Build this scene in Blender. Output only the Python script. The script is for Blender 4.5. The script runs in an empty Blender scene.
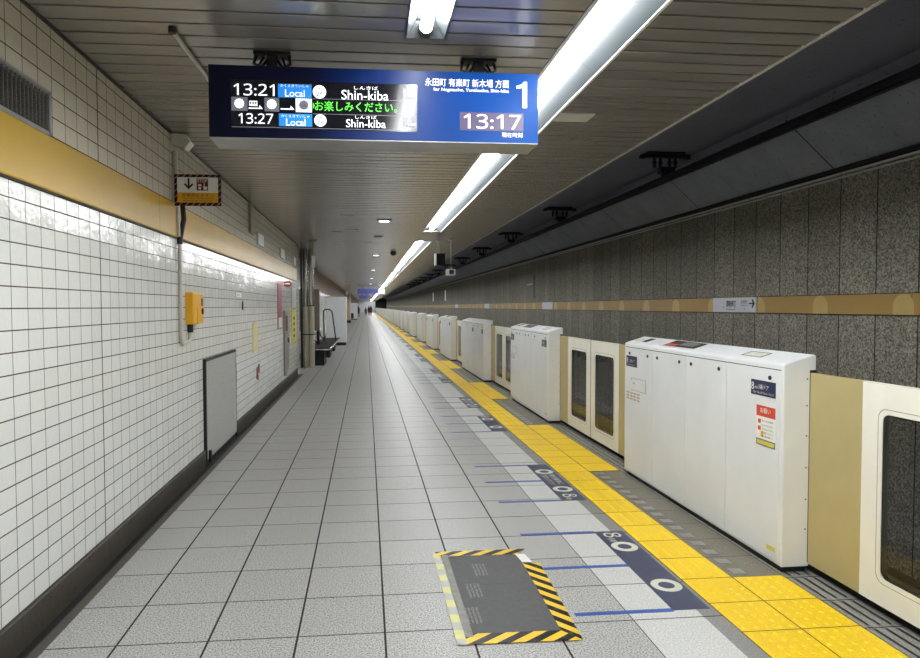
import bpy, bmesh, math, random
from mathutils import Vector, Matrix
random.seed(7)
scene = bpy.context.scene
COL = scene.collection
# ------------------------------------------------------------------ camera, world, exposure
CAM_H = 1.5133
F, CX, CY = 659.97, 429.84, 329.0
YAW, PIT, ROL = .0957, .0341, .0030
def cam_matrix():
    def m(X, Y, Z):
        x = X*math.cos(YAW)-Z*math.sin(YAW); z = X*math.sin(YAW)+Z*math.cos(YAW); y = Y
        y2 = y*math.cos(PIT)+z*math.sin(PIT); z2 = -y*math.sin(PIT)+z*math.cos(PIT)
        return Vector((x*math.cos(ROL)-y2*math.sin(ROL), x*math.sin(ROL)+y2*math.cos(ROL), -z2))
    a, b, c = m(1,0,0), m(0,0,1), m(0,1,0)      # images of world x, y(depth), z(up) in camera axes
    R = Matrix((( a.x, b.x, c.x), (a.y, b.y, c.y), (a.z, b.z, c.z)))
    return Matrix.Translation((0,0,CAM_H)) @ R.transposed().to_4x4()
cd = bpy.data.cameras.new('camera'); cam = bpy.data.objects.new('camera', cd); COL.objects.link(cam)
cd.sensor_fit = 'HORIZONTAL'; cd.sensor_width = 36; cd.lens = F/920*36
cd.shift_x = (460-CX)/920; cd.shift_y = (CY-329)/920
cd.clip_start = .05; cd.clip_end = 400
cam.matrix_world = cam_matrix(); scene.camera = cam
w = bpy.data.worlds.new('world'); scene.world = w; w.use_nodes = True
w.node_tree.nodes['Background'].inputs[0].default_value = (.8,.85,1,1)
w.node_tree.nodes['Background'].inputs[1].default_value = .15
vs = scene.view_settings
vs.view_transform = 'Standard'; vs.look = 'None'; vs.exposure = 0.60; vs.gamma = 1.0; vs.use_curve_mapping = False
TUBE_POWER = 47.0
try: scene.cycles.use_denoising = True
except Exception: pass
scene.cycles.max_bounces = 8; scene.cycles.diffuse_bounces = 5; scene.cycles.transparent_max_bounces = 12

# ------------------------------------------------------------------ node helpers
def srgb(r, g=None, b=None):
    if g is None: g = b = r
    f = lambda v: (v/255/12.92 if v/255 <= .04045 else ((v/255+.055)/1.055)**2.4)
    return (f(r), f(g), f(b), 1)
class NT:
    def __init__(s, name):
        s.m = bpy.data.materials.new(name); s.m.use_nodes = True
        s.t = s.m.node_tree; s.p = s.t.nodes['Principled BSDF']; s.out = s.t.nodes['Material Output']
    def n(s, ty, **kw):
        o = s.t.nodes.new(ty)
        for k, v in kw.items(): setattr(o, k, v)
        return o
    def l(s, a, b): s.t.links.new(a, b)
    def put(s, sock, v):
        if hasattr(v, 'links') or isinstance(v, bpy.types.NodeSocket): s.l(v, sock)
        else: sock.default_value = v
    def math(s, op, a, b=0.0, c=None):
        o = s.n('ShaderNodeMath', operation=op)
        s.put(o.inputs[0], a); s.put(o.inputs[1], b)
        if c is not None: s.put(o.inputs[2], c)
        return o.outputs[0]
    def mix(s, f, a, b):
        o = s.n('ShaderNodeMix', data_type='RGBA')
        s.put(o.inputs[0], f); s.put(o.inputs[6], a); s.put(o.inputs[7], b)
        return o.outputs[2]
    def coord(s):
        g = s.n('ShaderNodeTexCoord'); x = s.n('ShaderNodeSeparateXYZ'); s.l(g.outputs['Object'], x.inputs[0])
        return g.outputs['Object'], x.outputs[0], x.outputs[1], x.outputs[2]
    def noise(s, vec, scale, detail=3, rough=.5, col=False):
        o = s.n('ShaderNodeTexNoise'); s.l(vec, o.inputs['Vector']); o.inputs['Scale'].default_value = scale
        o.inputs['Detail'].default_value = detail; o.inputs['Roughness'].default_value = rough
        return o.outputs['Color' if col else 'Fac']
    def ramp(s, f, stops):
        o = s.n('ShaderNodeValToRGB'); s.l(f, o.inputs[0]); e = o.color_ramp.elements
        while len(e) < len(stops): e.new(.5)
        for q, (p, c) in zip(e, stops):
            q.position = p; q.color = c if len(c) == 4 else (*c, 1)
        return o.outputs[0]
    def comb(s, a, b, c):
        o = s.n('ShaderNodeCombineXYZ')
        for i, v in enumerate((a, b, c)): s.put(o.inputs[i], v)
        return o.outputs[0]
    def bump(s, h, strength=.3, dist=.01, normal=None):
        o = s.n('ShaderNodeBump'); s.l(h, o.inputs['Height']); o.inputs['Strength'].default_value = strength
        o.inputs['Distance'].default_value = dist
        if normal is not None: s.l(normal, o.inputs['Normal'])
        s.l(o.outputs[0], s.p.inputs['Normal']); return o.outputs[0]
    def cell_line(s, v, v0, w, t):
        """1 on the joint of half width t, every w from v0 ; also the cell index"""
        q = s.math('DIVIDE', s.math('SUBTRACT', v, v0), w)
        fr = s.math('FRACT', q); d = s.math('MULTIPLY', s.math('MINIMUM', fr, s.math('SUBTRACT', 1.0, fr)), w)
        return s.math('LESS_THAN', d, t), s.math('FLOOR', q)
def plain(name, col, rough=.5, metal=0, spec=.5, noise=0, nscale=8, coat=0, emit=0, bump=0, bscale=60):
    t = NT(name); t.p.inputs['Roughness'].default_value = rough; t.p.inputs['Metallic'].default_value = metal
    t.p.inputs['Specular IOR Level'].default_value = spec; t.p.inputs['Coat Weight'].default_value = coat
    obj_, x, y, z = t.coord()
    f = t.noise(obj_, nscale, 4)
    a = tuple(c*(1-noise) for c in col[:3])+(1,); b = tuple(min(1, c*(1+noise)) for c in col[:3])+(1,)
    t.l(t.ramp(f, [(.3, a), (.7, b)]), t.p.inputs['Base Color'])
    if bump: t.bump(t.noise(obj_, bscale, 3), bump, .004)
    if emit:
        t.p.inputs['Emission Color'].default_value = col; t.p.inputs['Emission Strength'].default_value = emit
    return t.m
M = {}
M['gate_white'] = plain('gate_white', srgb(222,224,224), .38, noise=.04, nscale=3)
M['gate_end'] = plain('gate_end', srgb(214,212,198), .45, noise=.03)
M['gold'] = plain('gold_panel', srgb(190,176,126), .42, metal=.25, noise=.03)
M['cream'] = plain('cream_frame', srgb(228,226,214), .4, noise=.03)
M['black'] = plain('black_plastic', srgb(22,22,24), .5, noise=.2)
M['void'] = plain('dark_void', (.003,.003,.003,1), .9)
M['rubber'] = plain('black_rubber', srgb(30,30,32), .7, noise=.2)
M['dark_metal'] = plain('dark_metal', srgb(52,50,52), .45, metal=.5, noise=.2)
M['rail_dark'] = plain('rail_dark', srgb(24,24,34), .55, noise=.2)
M['steel'] = plain('stainless_steel', srgb(170,168,160), .22, metal=.9, noise=.08)
M['alu'] = plain('aluminium', srgb(165,165,165), .4, metal=.7, noise=.08)
M['navy'] = plain('navy_print', srgb(38,42,76), .35, noise=.06)
M['floor_navy'] = plain('floor_navy', srgb(60,64,90), .45, noise=.12, nscale=20)
M['blue_tape'] = plain('blue_tape', srgb(58,88,165), .4, noise=.12, nscale=12)
M['white_print'] = plain('white_print', srgb(235,235,230), .5, noise=.04)
M['pale_print'] = plain('pale_print', srgb(210,210,196), .5, noise=.08, nscale=30)
M['grey_print'] = plain('grey_print', srgb(120,120,118), .6, noise=.2, nscale=60)
M['dark_print'] = plain('dark_print', srgb(40,38,36), .6)
M['mat_print'] = plain('mat_print', srgb(142,142,140), .6)
M['red_print'] = plain('red_print', srgb(212,74,52), .5)
M['maroon'] = plain('maroon_print', srgb(96,18,30), .5)
M['yellow_print'] = plain('yellow_print', srgb(228,170,28), .5)
M['lemon'] = plain('lemon_print', srgb(206,194,76), .5, noise=.05)
M['box_yellow'] = plain('box_yellow', srgb(232,172,20), .35, noise=.05)
M['pale_yellow'] = plain('pale_yellow', srgb(226,214,160), .5, noise=.05)
M['magenta'] = plain('magenta_poster', srgb(160,66,92), .45, noise=.3, nscale=9)
M['brown'] = plain('brown_print', srgb(120,60,36), .5, noise=.3, nscale=30)
M['conduit'] = plain('conduit_paint', srgb(196,194,182), .45, noise=.06)
M['mat_rubber'] = plain('mat_rubber', srgb(84,84,84), .6, noise=.1, nscale=30, bump=.3, bscale=300)
M['tape_clear'] = plain('clear_tape', srgb(128,128,120), .5, noise=.2, nscale=25)
M['white_panel'] = plain('white_panel', srgb(226,230,234), .45, noise=.02)
M['pier'] = plain('pier_tile', srgb(184,172,140), .35, noise=.06)
M['trim_line'] = plain('trim_line', srgb(206,206,204), .5, metal=.0, noise=.1)
M['gutter'] = plain('gutter', srgb(34,30,28), .6, noise=.2)
M['kerb'] = plain('kerb', srgb(82,78,72), .6, noise=.15, nscale=30)
M['reflector'] = plain('reflector', srgb(54,58,60), .3, noise=.02)
M['lamp_rim'] = plain('lamp_rim', srgb(232,234,230), .4, noise=.02)
M['skin'] = plain('skin', srgb(190,140,110), .6)
M['coat_dark'] = plain('coat_dark', srgb(40,30,34), .8)
M['coat_red'] = plain('coat_red', srgb(90,40,44), .8)
M['coat_grey'] = plain('coat_grey', srgb(96,92,98), .8)
M['hair'] = plain('hair', srgb(24,20,18), .6)
M['pink_band'] = plain('pink_band', srgb(140,118,104), .6, noise=.1)
M['tan'] = plain('tan_panel', srgb(120,112,100), .5, noise=.15)
M['tube'] = plain('tube_glow', (.97,.99,1,1), .5, emit=TUBE_POWER)
M['tube_far'] = M['tube']
M['lcd_white'] = plain('lcd_white', (.93,.95,1,1), .5, emit=.55)
M['lcd_green'] = plain('lcd_green', srgb(90,235,60), .5, emit=.5)
M['lcd_blue'] = plain('lcd_blue', srgb(28,128,214), .4, emit=.42)
M['lcd_black'] = plain('lcd_black', srgb(16,16,24), .12, emit=.15)
M['lcd_grey'] = plain('lcd_grey', srgb(110,112,124), .3, emit=.25)
M['lcd_pink'] = plain('lcd_pink', srgb(250,226,246), .4, emit=.55)
M['clock_back'] = plain('clock_back', srgb(70,62,92), .3, emit=.2)
M['downlight'] = plain('downlight_glow', (1,.98,.94,1), .5, emit=2.5)

def tile_wall(name, w, h, y0, z0, base, grout, rough=.11, tilt=.035, thick=4.097):
    t = NT(name); o, x, y, z = t.coord()
    v, iv = t.cell_line(y, y0, w, .0026); hh, ih = t.cell_line(z, z0, h, .0030)
    far = t.math('LESS_THAN', t.math('ABSOLUTE', t.math('SUBTRACT', y, thick)), .006)
    wn = t.n('ShaderNodeTexWhiteNoise', noise_dimensions='3D'); t.l(t.comb(iv, ih, 3.3), wn.inputs[0])
    b = t.mix(wn.outputs['Value'], tuple(c*.95 for c in base[:3])+(1,), base)
    dirt = t.noise(o, 1.3, 4)
    b = t.mix(t.math('MULTIPLY', dirt, .18), b, tuple(c*.72 for c in base[:3])+(1,))
    c1 = t.mix(t.math('MULTIPLY', v, 1.0), b, grout); c2 = t.mix(t.math('MAXIMUM', hh, far), c1, tuple(c*.55 for c in grout[:3])+(1,))
    t.l(c2, t.p.inputs['Base Color'])
    line = t.math('MAXIMUM', t.math('MAXIMUM', v, hh), far)
    t.l(t.math('ADD', rough, t.math('MULTIPLY', line, .6)), t.p.inputs['Roughness'])
    t.p.inputs['Specular IOR Level'].default_value = .24
    g = t.n('ShaderNodeNewGeometry')
    sub = t.n('ShaderNodeVectorMath', operation='SUBTRACT'); t.l(wn.outputs['Color'], sub.inputs[0]); sub.inputs[1].default_value = (.5,.5,.5)
    sc = t.n('ShaderNodeVectorMath', operation='SCALE'); t.l(sub.outputs[0], sc.inputs[0]); sc.inputs['Scale'].default_value = tilt
    ad = t.n('ShaderNodeVectorMath', operation='ADD'); t.l(g.outputs['Normal'], ad.inputs[0]); t.l(sc.outputs[0], ad.inputs[1])
    nm = t.n('ShaderNodeVectorMath', operation='NORMALIZE'); t.l(ad.outputs[0], nm.inputs[0])
    t.bump(t.noise(o, 26, 2), .12, .02, nm.outputs[0])
    return t.m
M['tile'] = tile_wall('white_wall_tile', .1425, .0985, 4.097, 2.101, srgb(226,227,222), srgb(96,92,84))
M['tile_upper'] = tile_wall('upper_wall_tile', .1425, .0985, 4.097, 2.374, srgb(212,206,190), srgb(84,78,68), rough=.2)  # same tile as below, toned darker cream to paint in the weaker light

def floor_mat(name, w, h, x0, y0, c_a, c_b, grout, tx=.005, ty=.0038, rough=.38, speck=.5):
    t = NT(name); o, x, y, z = t.coord()
    lx, ix = t.cell_line(x, x0, w, tx); ly, iy = t.cell_line(y, y0, h, ty)
    wn = t.n('ShaderNodeTexWhiteNoise', noise_dimensions='3D'); t.l(t.comb(ix, iy, 1.7), wn.inputs[0])
    sp = t.noise(o, 120, 3, .8); sp2 = t.noise(o, 100, 2, .6)
    s1 = t.ramp(sp, [(.42, (0,0,0)), (.53, (1,1,1))])
    base = t.mix(wn.outputs['Value'], c_a, c_b)
    big = t.noise(o, .7, 2); base = t.mix(t.math('MULTIPLY', big, .2), base, tuple(c*.8 for c in c_a[:3])+(1,))
    dk = tuple(c*.24 for c in c_a[:3])+(1,)
    b2 = t.mix(t.math('MULTIPLY', t.math('SUBTRACT', 1.0, s1), speck), base, dk)
    lt = tuple(min(1, c*1.35) for c in c_b[:3])+(1,)
    b3 = t.mix(t.math('MULTIPLY', t.ramp(sp2, [(.56,(0,0,0)),(.66,(1,1,1))]), .4), b2, lt)
    t.p.inputs['Specular IOR Level'].default_value = .4
    ln = t.math('MAXIMUM', lx, ly)
    t.l(t.mix(ln, b3, grout), t.p.inputs['Base Color'])
    r = t.math('ADD', rough, t.math('MULTIPLY', t.math('ADD', wn.outputs['Value'], t.noise(o, 1.5, 1)), .04))
    t.l(t.math('ADD', r, t.math('MULTIPLY', ln, .4)), t.p.inputs['Roughness'])
    g = t.n('ShaderNodeNewGeometry')
    sub = t.n('ShaderNodeVectorMath', operation='SUBTRACT'); t.l(wn.outputs['Color'], sub.inputs[0]); sub.inputs[1].default_value = (.5,.5,.5)
    sc = t.n('ShaderNodeVectorMath', operation='SCALE'); t.l(sub.outputs[0], sc.inputs[0]); sc.inputs['Scale'].default_value = .004
    ad = t.n('ShaderNodeVectorMath', operation='ADD'); t.l(g.outputs['Normal'], ad.inputs[0]); t.l(sc.outputs[0], ad.inputs[1])
    nm = t.n('ShaderNodeVectorMath', operation='NORMALIZE'); t.l(ad.outputs[0], nm.inputs[0])
    t.bump(t.math('SUBTRACT', t.math('MULTIPLY', sp, .15), ln), .25, .003, nm.outputs[0])
    return t.m
G = srgb(34,30,28)
M['floor_tile'] = floor_mat('floor_tile', .4, .4, -1.1235, 3.023, srgb(184,183,179), srgb(192,191,187), G, speck=.9)
M['floor_pale'] = floor_mat('floor_pale', .4, .4, 1.2700, 3.023, srgb(206,206,202), srgb(212,212,208), srgb(70,66,62), speck=.4)
M['floor_border'] = floor_mat('floor_border', 9, .4, -20, 3.023, srgb(136,136,134), srgb(146,146,144), G, speck=.45)
M['floor_edge'] = floor_mat('floor_edge', .32, .3, 2.32, 3.45, srgb(122,116,104), srgb(136,130,116), srgb(44,40,36), ty=.0025, rough=.5)
M['floor_slot'] = floor_mat('floor_slot', .3, .29, 2.30, 3.42, srgb(140,140,134), srgb(152,152,146), srgb(40,38,36), rough=.5)
M['yellow'] = floor_mat('tactile_yellow', .295, .2965, 1.722, 3.45, srgb(240,198,22), srgb(248,208,34), srgb(70,52,14), tx=.0032, ty=.0032, rough=.42, speck=.12)

def ceiling_mat():
    t = NT('ceiling_slat'); o, x, y, z = t.coord()
    _, iy = t.cell_line(y, 2.996, .151, .001)
    wn = t.n('ShaderNodeTexWhiteNoise', noise_dimensions='3D'); t.l(t.comb(iy, 1.0, 2.0), wn.inputs[0])
    b = t.mix(wn.outputs['Value'], srgb(176,172,169), srgb(188,184,180))
    smear = t.n('ShaderNodeMapping'); t.l(o, smear.inputs[0]); smear.inputs['Scale'].default_value = (.9, 4, 1)
    b = t.mix(t.math('MULTIPLY', t.noise(smear.outputs[0], 1.5, 5), .4), b, srgb(110,104,98))
    t.l(b, t.p.inputs['Base Color']); t.p.inputs['Metallic'].default_value = .6
    t.p.inputs['Roughness'].default_value = .27
    t.bump(t.noise(smear.outputs[0], 3, 2), .12, .02)
    return t.m
M['slat'] = ceiling_mat()
def band_mat(name, a, b, rough=.25, joint=1.2, y0=5.62):
    t = NT(name); o, x, y, z = t.coord()
    ln, i = t.cell_line(y, y0, joint, .003)
    c = t.mix(t.noise(o, 2.2, 4), a, b)
    t.l(t.mix(ln, c, srgb(70,52,26)), t.p.inputs['Base Color']); t.p.inputs['Roughness'].default_value = rough
    t.bump(t.noise(o, 5, 2), .1, .01); return t.m
M['band'] = band_mat('gold_band', srgb(204,168,60), srgb(188,152,48), .32, 3.0, 5.2)
M['band'].node_tree.nodes['Principled BSDF'].inputs['Specular IOR Level'].default_value = .35
M['band_right'] = band_mat('track_band', srgb(176,142,72), srgb(156,124,60), .4, 3.2, 5.95)
M['band_arch'] = plain('band_arch', srgb(190,162,96), .4, noise=.05)
def granite():
    t = NT('track_wall_panel'); o, x, y, z = t.coord()
    ln, i = t.cell_line(y, 7.505, .538, .007)
    wn = t.n('ShaderNodeTexWhiteNoise', noise_dimensions='3D'); t.l(t.comb(i, 4.0, 2.0), wn.inputs[0])
    sp = t.noise(o, 48, 4, .7)
    c = t.ramp(sp, [(.36, srgb(70,67,59)), (.5, srgb(150,145,130)), (.64, srgb(202,196,180))])
    c = t.mix(t.math('MULTIPLY', wn.outputs['Value'], .35), c, srgb(84,80,72))
    st = t.n('ShaderNodeMapping'); t.l(o, st.inputs[0]); st.inputs['Scale'].default_value = (1, 5, .5)
    c = t.mix(t.math('MULTIPLY', t.noise(st.outputs[0], 2, 4), .4), c, srgb(78,74,66))
    t.l(t.mix(ln, c, srgb(18,16,14)), t.p.inputs['Base Color']); t.p.inputs['Roughness'].default_value = .75
    t.bump(t.math('SUBTRACT', sp, t.math('MULTIPLY', ln, 2.0)), .5, .01)
    return t.m
M['granite'] = granite()
def concrete(name, a, b, joints=None, rough=.85):
    t = NT(name); o, x, y, z = t.coord()
    n1 = t.noise(o, 1.7, 6, .6); n2 = t.noise(o, 24, 3)
    c = t.mix(n1, a, b); c = t.mix(t.ramp(n2, [(.62,(0,0,0)),(.72,(.7,.7,.7))]), c, tuple(v*.4 for v in a[:3])+(1,))
    if joints:
        ln, i = t.cell_line(y, joints[0], joints[1], joints[2]); c = t.mix(ln, c, srgb(18,18,20))
    t.l(c, t.p.inputs['Base Color']); t.p.inputs['Roughness'].default_value = rough
    t.bump(n2, .3, .01); return t.m
M['haunch'] = concrete('haunch_concrete', srgb(136,141,150), srgb(196,200,208), (7.3, 3.15, .009))
M['vault'] = concrete('vault_concrete', srgb(130,130,144), srgb(156,156,170), None, .6)
M['ballast'] = concrete('track_bed', srgb(60,56,52), srgb(84,80,76))
M['skirting'] = concrete('skirting_stone', srgb(52,47,40), srgb(74,68,60), (4.1, 1.5, .003), .6)
M['hatch'] = floor_mat('hatch_panel', 50, 50, -70, -70, srgb(186,186,182), srgb(190,190,186), G, speck=.45, rough=.6)
def glass():
    t = NT('gate_glass'); t.t.nodes.remove(t.p)
    tr = t.n('ShaderNodeBsdfTransparent'); tr.inputs[0].default_value = (.46,.47,.46,1)
    gl = t.n('ShaderNodeBsdfGlossy'); gl.inputs['Roughness'].default_value = .02; gl.inputs[0].default_value = (.9,.9,.9,1)
    lw = t.n('ShaderNodeLayerWeight'); lw.inputs[0].default_value = .24
    mx = t.n('ShaderNodeMixShader'); t.l(lw.outputs['Fresnel'], mx.inputs[0]); t.l(tr.outputs[0], mx.inputs[1]); t.l(gl.outputs[0], mx.inputs[2])
    t.l(mx.outputs[0], t.out.inputs[0]); return t.m
M['glass'] = glass()
def hazard(name, ca, cb, w, ax=(1, 1), t0=0, duty=.5, dirt=.25):
    t = NT(name); o, x, y, z = t.coord()
    q = t.math('ADD', t.math('MULTIPLY', x, ax[0]), t.math('ADD', t.math('MULTIPLY', y, ax[1]), t.math('MULTIPLY', z, ax[1])))
    f = t.math('FRACT', t.math('ADD', t.math('DIVIDE', q, w), t0))
    c = t.mix(t.math('LESS_THAN', f, duty), ca, cb)
    c = t.mix(t.math('MULTIPLY', t.ramp(t.noise(o, 25, 4), [(.55,(0,0,0)),(.7,(1,1,1))]), dirt), c, srgb(150,140,110))
    t.p.inputs['Specular IOR Level'].default_value = .25
    t.l(c, t.p.inputs['Base Color']); t.p.inputs['Roughness'].default_value = .4; return t.m
M['hazard'] = hazard('hazard_tape', srgb(236,196,52), srgb(24,23,22), .135, (1, -1.4))
M['hazard_long'] = hazard('hazard_tape_long', srgb(236,196,52), srgb(24,23,22), .12, (1.2, 1))
M['hazard_worn'] = hazard('hazard_tape_worn', srgb(206,204,130), srgb(176,176,170), .16, (.2, 1))
M['hazard_red'] = hazard('hazard_border', srgb(186,150,150), srgb(62,10,18), .05, (1, -1), .2, .85, 0)
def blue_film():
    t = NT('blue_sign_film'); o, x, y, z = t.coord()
    c = t.ramp(t.math('DIVIDE', x, 1.81), [(.0, srgb(6,8,22)), (.3, srgb(8,12,34)), (.52, srgb(6,36,94)), (1.0, srgb(6,68,142))])  # dark display at left; smooth ramp to blue paints uneven backlighting into the colour
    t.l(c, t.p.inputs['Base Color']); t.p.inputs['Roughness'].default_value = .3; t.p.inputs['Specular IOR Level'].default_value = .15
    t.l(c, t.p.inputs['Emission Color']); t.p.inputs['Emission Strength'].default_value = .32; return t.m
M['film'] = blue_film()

# ------------------------------------------------------------------ mesh helpers
class MB:
    def __init__(s): s.v = []; s.f = []; s.mi = []; s.sm = []
    def add(s, vs_, fs, mi=0, smooth=False):
        b = len(s.v); s.v += [tuple(v) for v in vs_]
        for f in fs: s.f.append([b+i for i in f]); s.mi.append(mi); s.sm.append(smooth)
        return s
    def box(s, x0, x1, y0, y1, z0, z1, mi=0):
        return s.add([(x,y,z) for x in (x0,x1) for y in (y0,y1) for z in (z0,z1)],
            [(0,1,3,2),(4,6,7,5),(0,4,5,1),(2,3,7,6),(0,2,6,4),(1,5,7,3)], mi)
    def quad(s, a, b, c, d, mi=0): return s.add([a,b,c,d], [(0,1,2,3)], mi)
    def prism(s, pts, ax, a0, a1, mi=0):
        """pts: 2-d outline; ax: axis of extrusion"""
        n = len(pts)
        def P(p, a): return {'x': (a, p[0], p[1]), 'y': (p[0], a, p[1]), 'z': (p[0], p[1], a)}[ax]
        vs_ = [P(p, a0) for p in pts]+[P(p, a1) for p in pts]
        fs = [tuple(range(n))[::-1], tuple(range(n, 2*n))]+[(i, (i+1) % n, n+(i+1) % n, n+i) for i in range(n)]
        return s.add(vs_, fs, mi)
    def tube(s, pts, r, n=12, mi=0, cap=True):
        pts = [Vector(p) for p in pts]; rings = []
        rs = r if isinstance(r, (list, tuple)) else [r]*len(pts)
        for i, p in enumerate(pts):
            d = (pts[min(i+1, len(pts)-1)]-pts[max(i-1, 0)]).normalized()
            u = d.orthogonal().normalized() if i == 0 else (up-d*up.dot(d)).normalized()
            up = u; v = d.cross(u)
            rings.append([p+(u*math.cos(a)+v*math.sin(a))*rs[i] for a in [2*math.pi*k/n for k in range(n)]])
        vs_ = [q for R_ in rings for q in R_]
        fs = [(i*n+k, i*n+(k+1) % n, (i+1)*n+(k+1) % n, (i+1)*n+k) for i in range(len(pts)-1) for k in range(n)]
        s.add(vs_, fs, mi, True)
        if cap: s.add(rings[0], [tuple(range(n))[::-1]], mi); s.add(rings[-1], [tuple(range(n))], mi)
        return s
    def ring(s, c, u, v, r0, r1, n=32, mi=0, sy=1.0):
        """flat annulus about c in the plane u,v"""
        c, u, v = Vector(c), Vector(u), Vector(v); vs_ = []
        for k in range(n):
            a = 2*math.pi*k/n
            d = u*math.cos(a)+v*math.sin(a)*sy
            vs_ += [c+d*r0, c+d*r1]
        return s.add(vs_, [(2*k, 2*k+1, (2*k+3) % (2*n), (2*k+2) % (2*n)) for k in range(n)], mi)
    def disc(s, c, u, v, r, n=24, mi=0):
        c, u, v = Vector(c), Vector(u), Vector(v)
        return s.add([c+(u*math.cos(a)+v*math.sin(a))*r for a in [2*math.pi*k/n for k in range(n)]], [tuple(range(n))], mi)
    def build(s, name, mats, parent=None, loc=None, bevel=0, recalc=True):
        me = bpy.data.meshes.new(name); me.from_pydata(s.v, [], s.f)
        for m in (mats if isinstance(mats, (list, tuple)) else [mats]): me.materials.append(m)
        me.polygons.foreach_set('material_index', s.mi); me.polygons.foreach_set('use_smooth', s.sm)
        if recalc:
            bm = bmesh.new(); bm.from_mesh(me); bmesh.ops.recalc_face_normals(bm, faces=bm.faces); bm.to_mesh(me); bm.free()
        me.update()
        o = bpy.data.objects.new(name, me); COL.objects.link(o)
        if parent: o.parent = parent
        if loc: o.location = loc
        if bevel:
            b = o.modifiers.new('bevel', 'BEVEL'); b.width = bevel; b.segments = 3; b.limit_method = 'ANGLE'; b.angle_limit = .7
        return o
def tag(o, label=None, cat=None, group=None, kind=None):
    if label: o['label'] = label; o['kind'] = 'thing'
    if cat: o['category'] = cat
    if group: o['group'] = group
    if kind: o['kind'] = kind
    return o
def root(name, loc, label, cat, group=None):
    o = bpy.data.objects.new(name, None); COL.objects.link(o); o.location = loc; o.empty_display_size = .1
    return tag(o, label, cat, group)
def copy_thing(r, loc, label, group=None):
    c = r.copy(); COL.objects.link(c); c.location = loc; c['label'] = label
    if group: c['group'] = group
    for ch in list(r.children):
        d = ch.copy(); COL.objects.link(d); d.parent = c
        for g in list(ch.children):
            e = g.copy(); COL.objects.link(e); e.parent = d
    return c
_tc = {}
DIG = {ord('0')+i: 0x1D7E2+i for i in range(10)}
def text(name, body, h, c, right, up, mat, parent=None, width=None, weight=0, align='CENTER', off=.0012):
    """flat lettering; c = centre, h = letter height, width = total width"""
    body = body.translate(DIG); weight *= .4
    key = (body, weight)
    if key not in _tc:
        cu = bpy.data.curves.new('t', 'FONT'); cu.body = body; cu.size = 1; cu.offset = weight; cu.align_x = 'LEFT'; cu.resolution_u = 3
        o = bpy.data.objects.new('t', cu); COL.objects.link(o); dg = bpy.context.evaluated_depsgraph_get(); dg.update()
        me = bpy.data.meshes.new_from_object(o.evaluated_get(dg)); bpy.data.objects.remove(o)
        co = [v.co.copy() for v in me.vertices]
        lo = Vector((min(p.x for p in co), min(p.y for p in co))); hi = Vector((max(p.x for p in co), max(p.y for p in co)))
        _tc[key] = (me, lo, hi)
    me0, lo, hi = _tc[key]; me = me0.copy(); me.name = name
    sy = h/(hi.y-lo.y); sx = width/(hi.x-lo.x) if width else sy
    r, u = Vector(right).normalized(), Vector(up).normalized(); n = r.cross(u); c = Vector(c)
    cx = (lo.x+hi.x)/2; cy = (lo.y+hi.y)/2
    for v in me.vertices:
        p = v.co; v.co = c+r*((p.x-cx)*sx)+u*((p.y-cy)*sy)+n*off
    me.materials.clear(); me.materials.append(mat)
    for p in me.polygons: p.material_index = 0
    o = bpy.data.objects.new(name, me); COL.objects.link(o)
    if parent: o.parent = parent
    return o

Y0, Y1 = -7.0, 175.0
WL, WR = -1.57, 5.30
CEIL = 2.93
# ------------------------------------------------------------------ the setting
cabs = [(3.47,5.75,4),(8.27,10.50,4),(12.97,14.15,2),(14.15,15.95,2),(18.15,20.80,4),(22.95,25.50,4),(27.70,30.30,4),(32.80,34.0,2),(34.0,35.8,2)]
y = 38.3
while y < 168:
    for dy, L in ((0,2.5),(4.85,2.5),(9.75,2.6),(14.9,2.9)):
        cabs.append((y+dy, y+dy+L, 4))
    y += 19.9
cabs = [c for c in cabs if c[1] < 172]
runs = []                                   # merge adjoining cabinets
for a, b, n in cabs:
    if runs and abs(runs[-1][1]-a) < .01: runs[-1][1] = b
    else: runs.append([a, b])
fl = MB()
mats = [M['floor_tile'], M['floor_pale'], M['floor_border'], M['floor_edge'], M['floor_slot'], M['kerb'], M['gutter'], M['alu'], M['black'], M['rubber'], M['ballast'], M['haunch']]
def fq(x0, x1, y0, y1, mi, z=0.0): fl.quad((x0,y0,z),(x1,y0,z),(x1,y1,z),(x0,y1,z), mi)
fq(-1.425, 1.270, Y0, 15.1, 0); fq(-1.95, 1.270, 15.1, Y1, 0)
fq(1.270, 1.625, Y0, Y1, 1); fq(1.625, 1.722, Y0, Y1, 2)
fq(1.722, 2.017, Y0, Y1, 2, -.002)
fq(-1.475, -1.425, Y0, 15.1, 5, .002)
# gutter
fl.quad((-1.475,Y0,.002),(-1.475,15.1,.002),(-1.475,15.1,-.03),(-1.475,Y0,-.03),6); fq(-1.57,-1.475,Y0,15.1,6,-.03)
fq(2.017, 2.32, Y0, Y1, 3, -.002); fq(2.32, 2.52, Y0, Y1, 4, -.002); fq(2.52, 2.78, Y0, Y1, 9, -.012)
fl.quad((2.78,Y0,-.012),(2.78,Y1,-.012),(2.78,Y1,-1.15),(2.78,Y0,-1.15),11)
fq(2.78, WR, Y0, Y1, 10, -1.15)
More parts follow.
